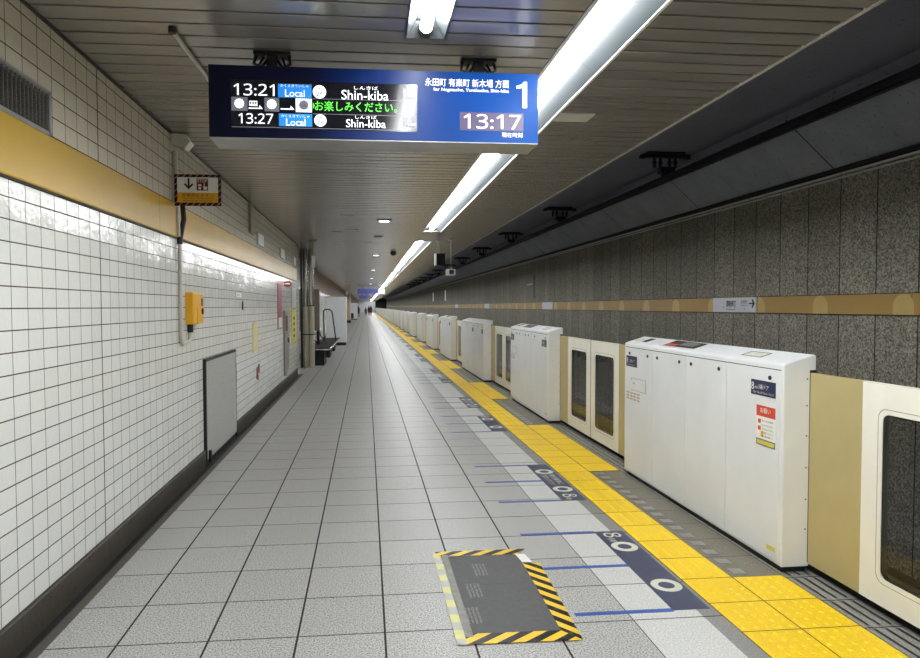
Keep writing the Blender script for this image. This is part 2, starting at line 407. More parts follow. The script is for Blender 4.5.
# bright metal inlays beside each cabinet, slots in the edge stones at each doorway
for a, b in runs:
    if a > 60: break
    yy = a+.03
    while yy < b-.02:
        fl.quad((2.055,yy,.0012),(2.13,yy-.008,.0012),(2.13,yy+.062,.0012),(2.055,yy+.07,.0012),7); yy += .148
gaps = [(.9, runs[0][0])]+[(runs[i][1], runs[i+1][0]) for i in range(len(runs)-1)]
for a, b in gaps:
    if a > 45: break
    k = math.floor((a-3.42)/.29)
    yy = 3.42+.29*k
    while yy < b:
        if yy > a-.05:
            for sx in (2.355, 2.412, 2.469):
                fl.quad((sx-.007,yy+.02,.001),(sx+.007,yy+.02,.001),(sx+.007,yy+.27,.001),(sx-.007,yy+.27,.001),8)
        yy += .29
tag(fl.build('floor', mats, recalc=False), kind='structure')

wl = MB()
wl.quad((WL,Y0,.0),(WL,15.1,.0),(WL,15.1,2.09),(WL,Y0,2.09),0); wl.quad((WL,Y0,2.36),(WL,15.1,2.36),(WL,15.1,2.96),(WL,Y0,2.96),1)
wl.quad((WL,Y0,2.09),(WL,15.1,2.09),(WL,15.1,2.36),(WL,Y0,2.36),1)
wl.quad((WL,15.1,0),(-1.63,15.1,0),(-1.63,15.1,2.96),(WL,15.1,2.96),0)
wl.quad((-1.63,15.1,0),(-1.63,16.35,0),(-1.63,16.35,2.96),(-1.63,15.1,2.96),0)
wl.quad((-1.63,16.35,0),(-1.95,16.35,0),(-1.95,16.35,2.96),(-1.63,16.35,2.96),0)
wl.quad((-1.95,16.35,0),(-1.95,Y1,0),(-1.95,Y1,2.12),(-1.95,16.35,2.12),0); wl.quad((-1.95,16.35,2.12),(-1.95,Y1,2.12),(-1.95,Y1,2.96),(-1.95,16.35,2.96),2)
wl.build('wall_left', [M['tile'], M['tile_upper'], M['pink_band']], recalc=False)['kind'] = 'structure'
bl = MB(); bl.prism([(WL-.02,-.03),(WL+.022,-.03),(WL+.022,.126),(WL+.016,.132),(WL-.02,.132)], 'y', Y0, 6.50)
bl.prism([(WL-.02,-.03),(WL+.022,-.03),(WL+.022,.126),(WL+.016,.132),(WL-.02,.132)], 'y', 8.03, 15.1)
bl.box(-1.97,-1.93,16.4,Y1,0,.13)
bl.build('baseboard_left', M['skirting'])['kind'] = 'structure'
t1 = MB(); t1.prism([(WL-.01,2.092),(WL+.014,2.092),(WL+.016,2.10),(WL+.016,2.362),(WL+.006,2.368),(WL-.01,2.368)], 'y', Y0, 15.1)
t1.build('trim_1', M['band'])['kind'] = 'structure'
t1b = MB(); t1b.box(WL-.01, WL+.010, Y0, 15.1, 2.080, 2.0925); t1b.build('trim_2', M['gutter'])['kind'] = 'structure'
t2 = MB(); t2.box(-1.96,-1.935,16.4,Y1,2.12,2.40); t2.build('trim_3', M['pink_band'])['kind'] = 'structure'
# ceiling slats with openings for the sunk lamps
TX0, TX1 = 1.065, 1.405
troughs = [(Y0, 12.47), (14.35, 27.2), (27.8, 42.0), (42.6, 57), (57.6, 72), (72.6, 87), (87.6, 102), (102.6, 117), (117.6, 132), (132.6, 147), (147.6, 162), (162.6, 174.5)]
LX0, LX1 = .205, .428; LY = 3.52
ce = MB(); k = math.floor((Y0-2.996)/.151)
while 2.996+.151*k < Y1:
    a = 2.996+.151*k+.009; b = a+.133
    cuts = []
    for q0, q1 in troughs:
        if b > q0 and a < q1: cuts.append((TX0, TX1, q0, q1))
    if a < LY: cuts.append((LX0, LX1, -9, LY))
    cuts.sort(); xl = -1.95 if a > 15.1 else WL; x = xl; xs = []
    for c0, c1, q0, q1 in cuts:
        xs.append((x, c0)); x = c1
        ya, yb = None, None
        if q1 < b: ce.box(c0, c1, max(a,q1), b, CEIL, CEIL+.012)
        if q0 > a: ce.box(c0, c1, a, min(b,q0), CEIL, CEIL+.012)
    xs.append((x, 2.385))
    for x0, x1 in xs:
        ce.prism([(a,CEIL+.012),(a,CEIL+.002),(a+.003,CEIL),(b-.003,CEIL),(b,CEIL+.002),(b,CEIL+.012)], 'x', x0, x1)
    k += 1
ce.box(-1.95, LX0, Y0, Y1, CEIL+.02, CEIL+.03, 1); ce.box(LX0, LX1, LY+.02, Y1, CEIL+.02, CEIL+.03, 1); ce.box(LX1, TX0, Y0, Y1, CEIL+.02, CEIL+.03, 1); ce.box(TX1, 2.40, Y0, Y1, CEIL+.02, CEIL+.03, 1)
for i in range(len(troughs)-1): ce.box(TX0, TX1, troughs[i][1], troughs[i+1][0], CEIL+.02, CEIL+.03, 1)
ce.box(TX0, TX1, troughs[-1][1], Y1, CEIL+.02, CEIL+.03, 1)
ce.build('ceiling', [M['slat'], M['void']])['kind'] = 'structure'
t3 = MB(); t3.prism([(2.385,CEIL-.004),(2.41,CEIL-.004),(2.41,3.78),(2.40,3.78),(2.40,CEIL+.03),(2.385,CEIL+.03)], 'y', Y0, Y1); t3.build('trim_4', M['trim_line'])['kind'] = 'structure'
t4 = MB(); t4.box(WL-.01, WL+.012, Y0, 15.1, CEIL-.014, CEIL+.004); t4.build('trim_5', M['dark_metal'])['kind'] = 'structure'
# tunnel over the track
tv = MB(); tv.quad((2.40,Y0,3.76),(4.85,Y0,3.76),(4.85,Y1,3.76),(2.40,Y1,3.76),0)
tv.quad((4.85,Y0,3.76),(4.85,Y0,3.66),(4.85,Y1,3.66),(4.85,Y1,3.76),0)
tv.quad((4.85,Y0,3.66),(5.46,Y0,3.11),(5.46,Y1,3.11),(4.85,Y1,3.66),1)
tv.quad((5.46,Y0,3.11),(5.60,Y0,3.11),(5.60,Y1,3.11),(5.46,Y1,3.11),1); tv.quad((5.60,Y0,3.11),(5.60,Y0,2.9),(5.60,Y1,2.9),(5.60,Y1,3.11),1)
tv.build('ceiling_vault', [M['vault'], M['haunch']], recalc=False)['kind'] = 'structure'
wr = MB(); wr.quad((WR,Y0,-1.15),(WR,Y0,2.97),(WR,Y1,2.97),(WR,Y1,-1.15)); wr.quad((WR,Y0,2.97),(5.6,Y0,2.97),(5.6,Y1,2.97),(WR,Y1,2.97))
wr.build('wall_right', M['granite'], recalc=False)['kind'] = 'structure'
t5 = MB(); t5.box(WR-.03,WR+.02,Y0,Y1,2.93,2.945); t5.box(WR-.02,WR+.02,Y0,Y1,2.975,2.995); t5.build('trim_6', M['trim_line'])['kind'] = 'structure'
t6 = MB(); t6.box(WR-.015,WR+.01,Y0,Y1,1.415,1.628); t6.box(WR-.018,WR+.01,Y0,Y1,1.628,1.636,1); t6.box(WR-.018,WR+.01,Y0,Y1,1.405,1.415,1)
yy = 6.05
while yy < 60:
    pts = [(yy-.13,1.416),(yy+.13,1.416)]+[(yy+.13*math.cos(a), 1.50+.125*math.sin(a)) for a in [math.pi*i/12 for i in range(13)]]
    t6.prism(pts, 'x', WR-.0165, WR-.014, 2)
    yy += 1.205
t6.build('trim_7', [M['band_right'], M['gutter'], M['band_arch']])['kind'] = 'structure'
we = MB(); we.box(-1.97, 2.4, Y1, Y1+.1, 0, 2.96); we.build('wall_far', M['white_panel'])['kind'] = 'structure'
wt = MB(); wt.box(2.3, 5.6, Y1, Y1+.1, -1.15, 3.78); wt.build('wall_tunnel_end', M['rubber'])['kind'] = 'structure'

# ------------------------------------------------------------------ lamps
ORD = ['first','second','third','fourth','fifth','sixth','seventh','eighth','ninth','tenth','eleventh','twelfth','thirteenth','fourteenth','fifteenth','sixteenth','seventeenth','eighteenth','nineteenth','twentieth']
for i, (a, b) in enumerate(troughs):
    lab = ['long white fluorescent trough light in the ceiling, the nearest, passing behind the departure board',
           'fluorescent trough light starting just past the nearest one, above the hanging cameras'][i] if i < 2 else \
          ('white fluorescent trough light in the ceiling, %s in the line from the camera' % ORD[i] if i < 5 else 'tiny distant fluorescent trough light at the far end of the ceiling line')
    r = root('trough_light', ((TX0+TX1)/2, a, CEIL), lab, 'light', 'ceiling trough lights' if i < 5 else 'far trough lights')
    L = b-a; m = MB(); hw = (TX1-TX0)/2
    m.prism([(-hw,0),(-hw+.012,0),(-.075,.085),(.045,.085),(hw-.012,0),(hw,0),(hw,-.006),(hw-.02,-.006),(hw-.02,-.002),(hw+.0,.10),(-hw,.10)][:0] or
            [(-hw-.008,-.006),(-hw+.010,-.006),(-.085,.075),(.060,.075),(hw-.010,-.006),(hw+.008,-.006),(hw+.008,.1),(-hw-.008,.1)], 'y', 0, L)
    m.build('reflector', M['reflector'], r)
    n = max(1, int(round(L/1.22)))
    for j in range(n if i < 3 else 1):
        seg = L/n if i < 3 else L
        tb = MB(); tb.tube([(-.012, j*seg+.015, .027), (-.012, (j+1)*seg-.015, .027)], .026, 12); tb.build('fluorescent_tube', M['tube'], r)
    if i < 3:
        for j in range(1, n):
            q = j*L/n
            for d in ((-hw+.012,-.09,0,.073),(.062,hw-.012,.073,0)):
                s = MB(); s.quad((d[0],q-.004,d[2]-.003),(d[1],q-.004,d[3]-.003),(d[1],q+.004,d[3]-.003),(d[0],q+.004,d[2]-.003))
                s.build('seam_cover', M['dark_metal'], r, recalc=False)
    for s_ in (-1, 1):
        m = MB(); m.box(s_*hw-.009, s_*hw+.009, 0, L, -.012, -.004); m.build('rim', M['lamp_rim'], r)
r = root('fluorescent_light', ((LX0+LX1)/2, LY, CEIL), 'short white fluorescent fitting sunk in the ceiling at the top edge, above the departure board', 'light')
m = MB(); hw = (LX1-LX0)/2; L = -4.0
for s in (-1, 1): m.prism([(s*hw,-.008),(s*(hw-.012),-.008),(s*.05,.07),(s*.05,.09),(s*hw,.09)], 'y', L, 0)
m.box(-.05,.05,L,0,.07,.09); m.prism([(0,-.008),(0,.09),(-.05,.09),(-.012,-.008)], 'x', -hw, hw)
m.build('reflector', M['reflector'], r)
tb = MB(); tb.tube([(-.0, L+.03, .03), (0, -.07, .03)], .03, 14); tb.build('fluorescent_tube', M['tube'], r)
m = MB(); m.tube([(0,-.07,.03),(0,-.03,.03)], [.034,.022], 14); m.build('lamp_holder', M['alu'], r)
dls = [(.30,10.94,.12,1),(.25,13.4,.09,.0),(.27,18.2,.10,1),(.27,25.5,.1,1),(.27,33,.1,1),(.27,41,.1,1)]
for i, (x, yv, h, on) in enumerate(dls):
    r = root('downlight', (x, yv, CEIL), 'small square ceiling downlight, %s from the camera, left of the trough light' % ORD[i], 'light', 'square downlights')
    m = MB(); m.box(-h,h,-h,h,-.012,.0); m.build('trim_frame', M['reflector'] , r)
    m = MB(); m.tube([(0,0,-.012),(0,0,-.02)], h*.7, 20); m.build('lamp_lens', M['downlight'] if on else M['reflector'], r)

# ------------------------------------------------------------------ platform gates
BX0, BX1 = 2.32, 2.512
def cabinet(L, npan, labels, group, full):
    """cabinet of length L, origin at its near front foot; x into the gate line"""
    lab = labels
    r = root('gate_cabinet', (BX0, 0, 0), lab, 'platform gate cabinet', group)
    d = BX1-BX0
    m = MB(); m.prism([(0,.035),(d-.03,.035),(d,.1),(d,1.228),(d-.01,1.238),(.012,1.186),(0,1.176)], 'y', 0, L); m.build('body', M['gate_white'], r, bevel=.006)
    m = MB(); m.box(.02,d-.03,.03,L-.03,-.002,.036); m.build('plinth', M['rubber'], r)
    if full:
        m = MB(); m.box(-.0015,.003,.025,L-.03,1.146,1.1505); m.build('shadow_gap', M['dark_print'], r)
        w = (L-.06)/npan
        for i in range(npan):
            a = .03+w*i; m = MB(); m.box(-.004,.01,a+.0035,a+w-.0035,.05,1.144); p = m.build('front_panel', M['gate_white'], r, bevel=.0015)
            for q in ([.09, w-.09] if i else [.09]):
                yy = a+(q if (i or npan < 4) else q)
                m = MB(); m.tube([(-.004,yy,1.096),(-.009,yy,1.096)], .013, 14); m.build('lock', M['dark_metal'], p)
        m = MB(); m.box(d*.80,d+.001,-.002,.0,.06,1.15); m.build('door_slot', M['black'], r)
        for z in (.25,.42,.6,.78,.95,1.1):
            m = MB(); m.tube([(d*.72,0,z),(d*.72,-.003,z)], .004, 8); m.build('screw', M['dark_metal'], r)
    return r
YR = (0,-1,0)          # reading direction for one who faces the gates
def mark_cabinet(r, L, near=True, detail=True):
    """navy door plates, notices and top stickers"""
    m = MB(); m.box(-.0062,-.003,.065,.305,.982,1.072); p = m.build('door_plate', M['navy'], r)
    if detail:
        text('plate_lettering', '8', .042, (-.0065,.285,1.034), YR, (0,0,1), M['white_print'], p, weight=.02)
        text('plate_lettering', '号車', .016, (-.0065,.250,1.027), YR, (0,0,1), M['white_print'], p)
        text('plate_lettering', '3番ドア', .028, (-.0065,.178,1.034), YR, (0,0,1), M['white_print'], p, width=.10)
        text('plate_lettering', 'Car No.8 Door No.3', .013, (-.0065,.18,1.000), YR, (0,0,1), M['pale_print'], p, width=.2)
    a = L-.05; m = MB(); m.box(-.0062,-.003,a-.225,a,.98,1.074); p = m.build('door_plate', M['navy'], r)
    if detail:
        text('plate_lettering', '8', .040, (-.0065,a-.03,1.034), YR, (0,0,1), M['white_print'], p, weight=.02)
        text('plate_lettering', '2番ドア', .026, (-.0065,a-.13,1.030), YR, (0,0,1), M['white_print'], p, width=.11)
        text('plate_lettering', 'Car No.8 Door No.2', .012, (-.0065,a-.115,.998), YR, (0,0,1), M['pale_print'], p, width=.18)
    if detail == 'full':
        m = MB(); m.box(-.006,-.003,.065,.245,.69,.925); n = m.build('notice', M['white_print'], r)
        m = MB(); m.box(-.0068,-.004,.065,.245,.862,.925); m.build('notice_heading', M['red_print'], n)
        m = MB(); m.box(-.0066,-.004,.065,.245,.69,.728); m.build('notice_foot', M['grey_print'], n)
        m = MB(); m.box(-.0072,-.004,.072,.235,.697,.720); m.build('notice_stripe', M['lemon'], n)
        if 1:
            text('notice_lettering', 'お願い', .03, (-.0072,.155,.898), YR, (0,0,1), M['white_print'], n, width=.1, weight=.01)
            for k, (t_, z) in enumerate((('駆け込み乗車', .838), ('よりかからない', .812), ('手をはさまれ', .79), ('ご注意ください', .768), ('お客様へ', .748))):
                text('notice_lettering', t_, .011, (-.0066,.135,z), YR, (0,0,1), M['dark_print'], n, width=.11)
            m = MB()
            for z, c in ((.832,.215),(.79,.215)): m.box(-.0068,-.005,c-.014,c+.014,z-.012,z+.012)
            m.build('notice_symbol', M['red_print'], n)
            m = MB(); m.box(-.0068,-.005,.175,.2,.74,.775); m.build('notice_symbol', M['yellow_print'], n)
    # faint outlined form and a small line table
    a = L-.16; m = MB(); t = .0025
    for y0, y1, z0, z1 in ((a-.30,a,.778,.778+t),(a-.30,a,.885-t,.885),(a-.30,a-.30+t*1.6,.778,.885),(a-t*1.6,a,.86,.885)): m.box(-.0055,-.003,y0,y1,z0,z1)
    m.build('outlined_form', M['grey_print'], r)
    if detail: text('form_lettering', '点検', .02, (-.006,a-.06,.84), YR, (0,0,1), M['dark_print'], r)
    m = MB()
    for j in range(4):
        for k in range(3): m.box(-.005,-.003,L-.06-.075*j-.055,L-.06-.075*j,.69+.026*k,.69+.026*k+.014)
    m.build('printed_table', M['pale_print'] if not detail else plain('faint_print', srgb(186,160,140), .5, noise=.3, nscale=60), r)
    # stickers lying on the sloping top
    def top(y0, y1, x0, x1, mat, nm, k=.0016):
        m = MB(); sl = (1.238-1.186)/(BX1-BX0-.022); z = lambda x: 1.186+(x-.012)*sl+k
        m.quad((x0,y0,z(x0)),(x1,y0,z(x1)),(x1,y1,z(x1)),(x0,y1,z(x0))); return m.build(nm, mat, r, recalc=False)
    top(1.12,1.62,.05,.165,M['dark_print'],'top_sticker'); top(1.44,1.60,.06,.10,M['red_print'],'top_sticker',.0022); top(1.2,1.42,.08,.15,M['grey_print'],'top_sticker',.0022)
    top(.30,.52,.05,.13,M['grey_print'],'top_sticker'); top(.32,.50,.058,.12,M['pale_print'],'top_sticker',.0022)
    top(L-.32,L-.22,.06,.15,M['dark_print'],'top_sticker'); top(L-.16,L-.04,.06,.13,M['pale_print'],'top_sticker')
    m = MB(); m.box(-.0055,-.003,.05,.13,.10,.125); m.build('foot_label', M['lemon'], r)
cab_lab = ['nearest white gate cabinet, large, with red notice and navy door plates',
 'white gate cabinet standing beyond the near closed glass doors, second from the camera',
 'nearer cabinet of the joined white pair, third from the camera',
 'farther cabinet of the joined white pair with a raised black topped sticker side, fourth from the camera']
cab_lab[3] = 'farther cabinet of the first joined white pair, fourth from the camera'
for i, (a, b, n) in enumerate(cabs):
    if i < 4: lab, grp = cab_lab[i], None
    elif i < 9: lab, grp = 'white gate cabinet in the middle distance, %s from the camera' % ORD[i], 'gate cabinets along the platform edge'
    else: lab, grp = 'distant white gate cabinet in the tightly foreshortened row before the far end', 'distant gate cabinets'
    if i < 4 : grp = 'gate cabinets along the platform edge'
    r = cabinet(b-a-(.004 if i in (2,7) else 0), n, lab, grp, i < 6); r.location = (BX0, a, 0)
    if i < 6 and n == 4: mark_cabinet(r, b-a, detail='full' if i == 0 else i < 2)
    if i in (2, 3, 6):
        m = MB(); m.box(-.0062,-.003,.06,.22,.96,1.05); m.build('door_plate', M['navy'], r)
def rounded(y0, y1, z0, z1, r, n=6):
    pts = []
    for cy, cz, a0 in ((y1-r,z1-r,0),(y0+r,z1-r,90),(y0+r,z0+r,180),(y1-r,z0+r,270)):
        for k in range(n+1):
            a = math.radians(a0+90*k/n); pts.append((cy+r*math.cos(a), cz+r*math.sin(a)))
    return pts
def sliding_door(W, gold, sgn, label, group, detail=True):
    """leaf: origin at its meeting edge; extends W along sgn*y, then its gold tail"""
    r = root('sliding_gate_leaf', (2.472, 0, 0), label, 'platform gate door', group)
    z0, z1, th = .055, 1.135, .035
    S = lambda a: sgn*a
    inner = rounded(.145, W-.13, .19, .99, .04); n = 7
    outer = [(W, z1)]*n+[(.012, z1)]*n+[(.012, z0)]*n+[(W, z0)]*n
    m = MB(); N = len(inner)
    for x in (0, th):
        m.add([(x,S(p[0]),p[1]) for p in inner]+[(x,S(p[0]),p[1]) for p in outer], [(i,(i+1)%N,N+(i+1)%N,N+i) for i in range(N)])
    m.add([(x,S(p[0]),p[1]) for x in (0,th) for p in inner], [(i,(i+1)%N,N+(i+1)%N,N+i) for i in range(N)])
    m.add([(x,S(p[0]),p[1]) for x in (0,th) for p in outer], [(i,(i+1)%N,N+(i+1)%N,N+i) for i in range(N)])
    o = m.build('door_frame', M['cream'], r, recalc=False)
    bm = bmesh.new(); bm.from_mesh(o.data); bmesh.ops.remove_doubles(bm, verts=bm.verts, dist=1e-5)
    bmesh.ops.dissolve_degenerate(bm, dist=1e-6, edges=bm.edges); bmesh.ops.recalc_face_normals(bm, faces=bm.faces); bm.to_mesh(o.data); bm.free()
    m = MB(); m.add([(.005,S(p[0]),p[1]) for p in rounded(.143, W-.128, .188, .992, .04)], [tuple(range(N)) if sgn < 0 else tuple(range(N))[::-1]]); m.build('window_pane', M['glass'], r, recalc=False)
    if detail:
        g = rounded(.147, W-.132, .192, .988, .038); h_ = rounded(.153, W-.138, .198, .982, .034)
        m = MB(); m.add([(.003,S(p[0]),p[1]) for p in g]+[(.003,S(p[0]),p[1]) for p in h_], [(i,(i+1)%N,N+(i+1)%N,N+i) for i in range(N)]); m.build('window_gasket', M['rubber'], r, recalc=False)
        g = rounded(.118, W-.103, .165, 1.015, .05); h_ = rounded(.121, W-.106, .168, 1.012, .05)
        m = MB(); m.add([(-.0006,S(p[0]),p[1]) for p in g]+[(-.0006,S(p[0]),p[1]) for p in h_], [(i,(i+1)%N,N+(i+1)%N,N+i) for i in range(N)]); m.build('window_groove', M['grey_print'], r, recalc=False)
    a, b = sorted((S(W), S(W+gold))); m = MB(); m.box(.003,th-.003,a,b,z0,z1); m.build('gold_panel', M['gold'], r)
    a, b = sorted((S(.0005), S(.012))); m = MB(); m.box(.004,th-.004,a,b,z0,z1); m.build('rubber_edge', M['rubber'], r)
    return r
nm = ['opening at the picture right edge', 'opening between first and second cabinets', 'opening between second and third cabinets', 'opening past the first joined pair of cabinets']
for i, (a, b) in enumerate(gaps):
    if b > 160: break
    c = 2.25 if i == 0 else (7.10 if i == 1 else (a+b)/2)
    for s, side in ((1, 'far'), (-1, 'near')):
        end = b if s > 0 else (1.1 if i == 0 else a)
        W = .82; g = max(.02, abs(end-c)-W-.004)
        if i < 4: lab = '%s cream glass gate door leaf in the %s' % (side, nm[i])
        elif i < 8: lab = '%s leaf of the gate door in the %s opening from the camera' % (side, ORD[i])
        else: lab = 'distant cream gate door leaf between far cabinets, hardly visible'
        r = sliding_door(W, g, s, lab, 'sliding gate doors' if i < 8 else 'distant gate doors', i < 3); r.location = (2.472, c, 0)
r = root('gate_cabinet', (BX0, -1.2, 0), 'white gate cabinet beside the camera, outside the picture at right', 'platform gate cabinet'); bpy.data.objects.remove(r)

# ------------------------------------------------------------------ tactile paving
def dots_mesh(nx, ny):
    m = MB(); W, H = .295, .2965
    m.box(0, nx*W, 0, ny*H, -.002, .001)
    return m
def dome(m, x, y, r=.0115, h=.005, n=8):
    b = [(x+r*math.cos(2*math.pi*k/n), y+r*math.sin(2*math.pi*k/n), .001) for k in range(n)]
    t = [(x+.6*r*math.cos(2*math.pi*k/n), y+.6*r*math.sin(2*math.pi*k/n), .001+h) for k in range(n)]
    m.add(b+t, [(k,(k+1)%n,n+(k+1)%n,n+k) for k in range(n)]+[tuple(range(n,2*n))], 0, True)
W_, H_ = .295, .2965
YP = 3.45
segs = []
prev = -1.0
for a, b in runs:
    segs.append(('door', prev, a)); segs.append(('bar', a, b)); prev = b
k_ = 0
for kind, a, b in segs:
    # snap to whole tiles
    j0 = round((a-YP)/H_); j1 = round((b-YP)/H_); L = (j1-j0)*H_; ya = YP+j0*H_
    if ya > 165: break
    m = MB(); wx = 2*W_-.004 if kind == 'door' else W_
    m.box(0, wx, .0, L, -.004, .002)
    near = ya < 14
    if near:
        for j in range(j1-j0):
            if kind == 'door':
                for i in range(2):
                    for p in range(5):
                        for q in range(5):
                            yy = (j+(q+.5)/5)*H_
                            if ya+yy > 2.3: dome(m, (i+(p+.5)/5)*W_, yy)
            else:
                for p in range(4):
                    x = (p+.5)/4*W_; m.prism([(x-.014,.002),(x-.009,.0065),(x+.009,.0065),(x+.014,.002)], 'y', j*H_+.015, (j+1)*H_-.015)
    di = sum(1 for s in segs[:k_] if s[0] == kind); k_ += 1
    if kind == 'door':
        lab = 'wide yellow dotted tactile pad in front of the %s gate opening from the camera' % ORD[di] if di < 8 else 'distant yellow tactile pad along the far gates'
        g = 'yellow dotted tactile pads' if di < 8 else 'distant tactile pads'
    else:
        lab = 'narrow yellow ribbed tactile strip beside the %s cabinet run from the camera' % ORD[di] if di < 8 else 'distant narrow yellow tactile strip along the far gates'
        g = 'yellow ribbed tactile strips' if di < 8 else 'distant tactile strips'
    o = m.build('tactile_pad' if kind == 'door' else 'tactile_strip', M['yellow'])
    me = o.data; 
    o.location = (1.722, ya, 0); tag(o, lab, 'tactile paving', g)
    me['n'] = 1
# yellow joints follow each piece's own origin, so give them a material set out from 0
t_ = M['yellow']
for nd in t_.node_tree.nodes:
    if nd.type == 'MATH' and nd.operation == 'SUBTRACT':
        for s_ in nd.inputs:
            if not s_.is_linked and abs(s_.default_value-1.722) < 1e-4: s_.default_value = 0
            if not s_.is_linked and abs(s_.default_value-3.45) < 1e-4: s_.default_value = 0

# ------------------------------------------------------------------ floor markings
def ring_part(p, x, y, name='ring_mark'):
    m = MB(); m.ring((x,y,.0022), (1,0,0), (0,1,0), .043, .082, 36, 0); return m.build(name, M['pale_print'], p, recalc=False)
FR, FU = (0,-1,0), (1,0,0)
def flip(o):  # floor lettering must face up
    return o
SX0, SX1 = 1.508, 1.700
def strip(y0, y1, kind, label, detail):
    r = root('queue_strip', (0, 0, 0), label, 'floor marking', 'navy boarding position strips')
    m = MB(); m.box(SX0, SX1, y0, y1, -.001, .0012); m.build('strip_film', M['floor_navy'], r)
    xc = (SX0+SX1)/2+.003
    if kind == 'A':       # 8, then two rings towards the camera
        if detail:
            text('car_number', '8', .115, (xc,y1-.075,.0012), FR, FU, M['pale_print'], r, width=.085, weight=.02)
            text('car_lettering', '号車', .05, (xc-.035,y1-.165,.0012), FR, FU, M['pale_print'], r, width=.07)
        ring_part(r, xc, y1-.285); ring_part(r, xc, y0+.285)
    else:
        ring_part(r, xc, y1-.275); ring_part(r, xc, y0+.32)
        if detail:
            text('car_number', '8', .115, (xc,y0+.135,.0012), FR, FU, M['pale_print'], r, width=.085, weight=.02)
            text('car_lettering', '号車', .05, (xc-.035,y0+.055,.0012), FR, FU, M['pale_print'], r, width=.06)
            text('queue_lettering', '整列乗車に', .055, (xc+.035,y1-.545,.0012), FR, FU, M['pale_print'], r, width=.33)
            text('queue_lettering', 'ご協力ください', .05, (xc-.035,y1-.545,.0012), FR, FU, M['pale_print'], r, width=.36)
    return r
cen = [4.6, 9.32, 14.4, 19.45, 24.3, 29.1, 34.3, 39.5, 44.4]
lines_y = []
for i, c in enumerate(cen):
    nr = ['nearest', 'second', 'third', 'fourth', 'fifth', 'sixth', 'seventh', 'eighth', 'ninth'][i]
    strip(c-1.50, c-.35, 'A', 'plain navy floor strip with two rings, near half of the %s pair from the camera' % nr, i < 3)
    strip(c+.36, c+1.53, 'B', 'lettered navy floor strip with rings, far half of the %s pair from the camera' % nr, i < 2)
    for q in (-1.49, -.92, -.35, .38, .96, 1.52): lines_y.append((c+q, i))
for j, (yy, i) in enumerate(lines_y):
    if i > 3: break
    m = MB(); e = SX0+.0 if j % 3 != 1 else SX0
    m.box(1.008, e, yy-.022, yy+.012, -.001, .0014)
    o = m.build('queue_line', M['blue_tape']); 
    tag(o, 'blue queue line on the floor, %s from the camera' % (ORD[j] if j < 20 else ['twenty-first','twenty-second','twenty-third','twenty-fourth'][j-20]), 'floor line', 'blue queue lines')
# rubber mat with hazard tape around it
r = root('rubber_mat', (.68, 3.43, 0), 'dark grey rubber mat taped to the floor with yellow and black tape', 'mat')
def q4(m, pts, z, mi=0): m.add([(x-.68, y-3.43, z) for x, y in pts], [(0,1,2,3)], mi)
m = MB(); m.box(-.21,.222,-.475,.478,.0,.004); m.box(-.2095,.2215,.06,.064,.0038,.0044); m.build('mat_sheet', M['mat_rubber'], r)
m = MB(); q4(m, [(.395,2.868),(.967,2.855),(.895,2.952),(.44,2.962)], .0052); m.build('hazard_tape', M['hazard'], r, recalc=False)
m = MB(); q4(m, [(.41,3.985),(.415,3.915),(.905,3.898),(.975,3.985)], .0056); m.build('hazard_tape', M['hazard'], r, recalc=False)
m = MB(); q4(m, [(.892,2.95),(.967,2.855),(1.005,3.75),(.905,3.77)], .006); m.build('hazard_tape', M['hazard_long'], r, recalc=False)
m = MB(); q4(m, [(.395,2.87),(.44,2.87),(.435,3.99),(.395,4.0)], .0054); m.build('worn_tape', M['hazard_worn'], r, recalc=False)
m = MB(); q4(m, [(.44,2.93),(.478,2.93),(.480,3.93),(.447,3.93)], .0058); m.build('clear_tape', M['tape_clear'], r, recalc=False)
m = MB(); q4(m, [(.905,3.77),(.965,3.77),(.95,3.9),(.89,3.9)], .0062); m.build('paper_tag', M['white_print'], r, recalc=False)
for x, yy, ww in ((.638,3.69,.17),(.562,3.42,.17),(.508,3.14,.17)):
    for k in range(4):
        text('mat_lettering', ['足元注意', 'CAUTION', '足元注意', 'CAUTION'][k], .012, (x-.68+.03-.02*k, yy-3.43, .0042), (0,-1,0), (1,0,0), M['mat_print'], r, width=ww, weight=.08)

# ------------------------------------------------------------------ departure board
BW, BH = 1.81, .386; BYF = 3.69; BX = -.838; BZ = 2.818
r = root('departure_board', (BX, BYF, BZ), 'blue and black hanging electronic departure board for track 1', 'departure board')
m = MB(); m.box(0,BW,.012,.25,-BH,0); m.build('housing', M['alu'], r, bevel=.004)
m = MB(); m.prism([(.0,-BH),(BW,-BH),(BW-.0,-BH-.004),(0,-BH-.004)], 'y', .0, .25); m.build('bottom_tray', M['alu'], r)
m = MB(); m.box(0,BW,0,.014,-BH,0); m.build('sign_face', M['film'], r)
U = lambda u: u*BW; V = lambda v: -v*BH
m = MB(); m.box(U(.064),U(.622),-.001,.002,V(.87),V(.20)); lcd = m.build('screen', M['lcd_black'], r)
RX, UZ = (1,0,0), (0,0,1)
def bt(s, u0, u1, v, h, mat, wt=0, off=.002):
    return text('lettering', s, h*BH, ((U(u0)+U(u1))/2, -.001, V(v)), RX, UZ, mat, r, width=U(u1)-U(u0), weight=wt, off=off)
bt('13:21', .073, .193, .335, .165, M['lcd_white'], .012); bt('13:27', .086, .188, .735, .145, M['lcd_white'], .012)
def plate(u0, u1, v0, v1, mat, nm_, y=-.002):
    m = MB(); m.box(U(u0),U(u1),y,.001,V(v1),V(v0)); return m.build(nm_, mat, r)
plate(.203,.3025,.243,.43,M['lcd_blue'],'train_type_plate'); plate(.205,.3035,.655,.83,M['lcd_blue'],'train_type_plate')
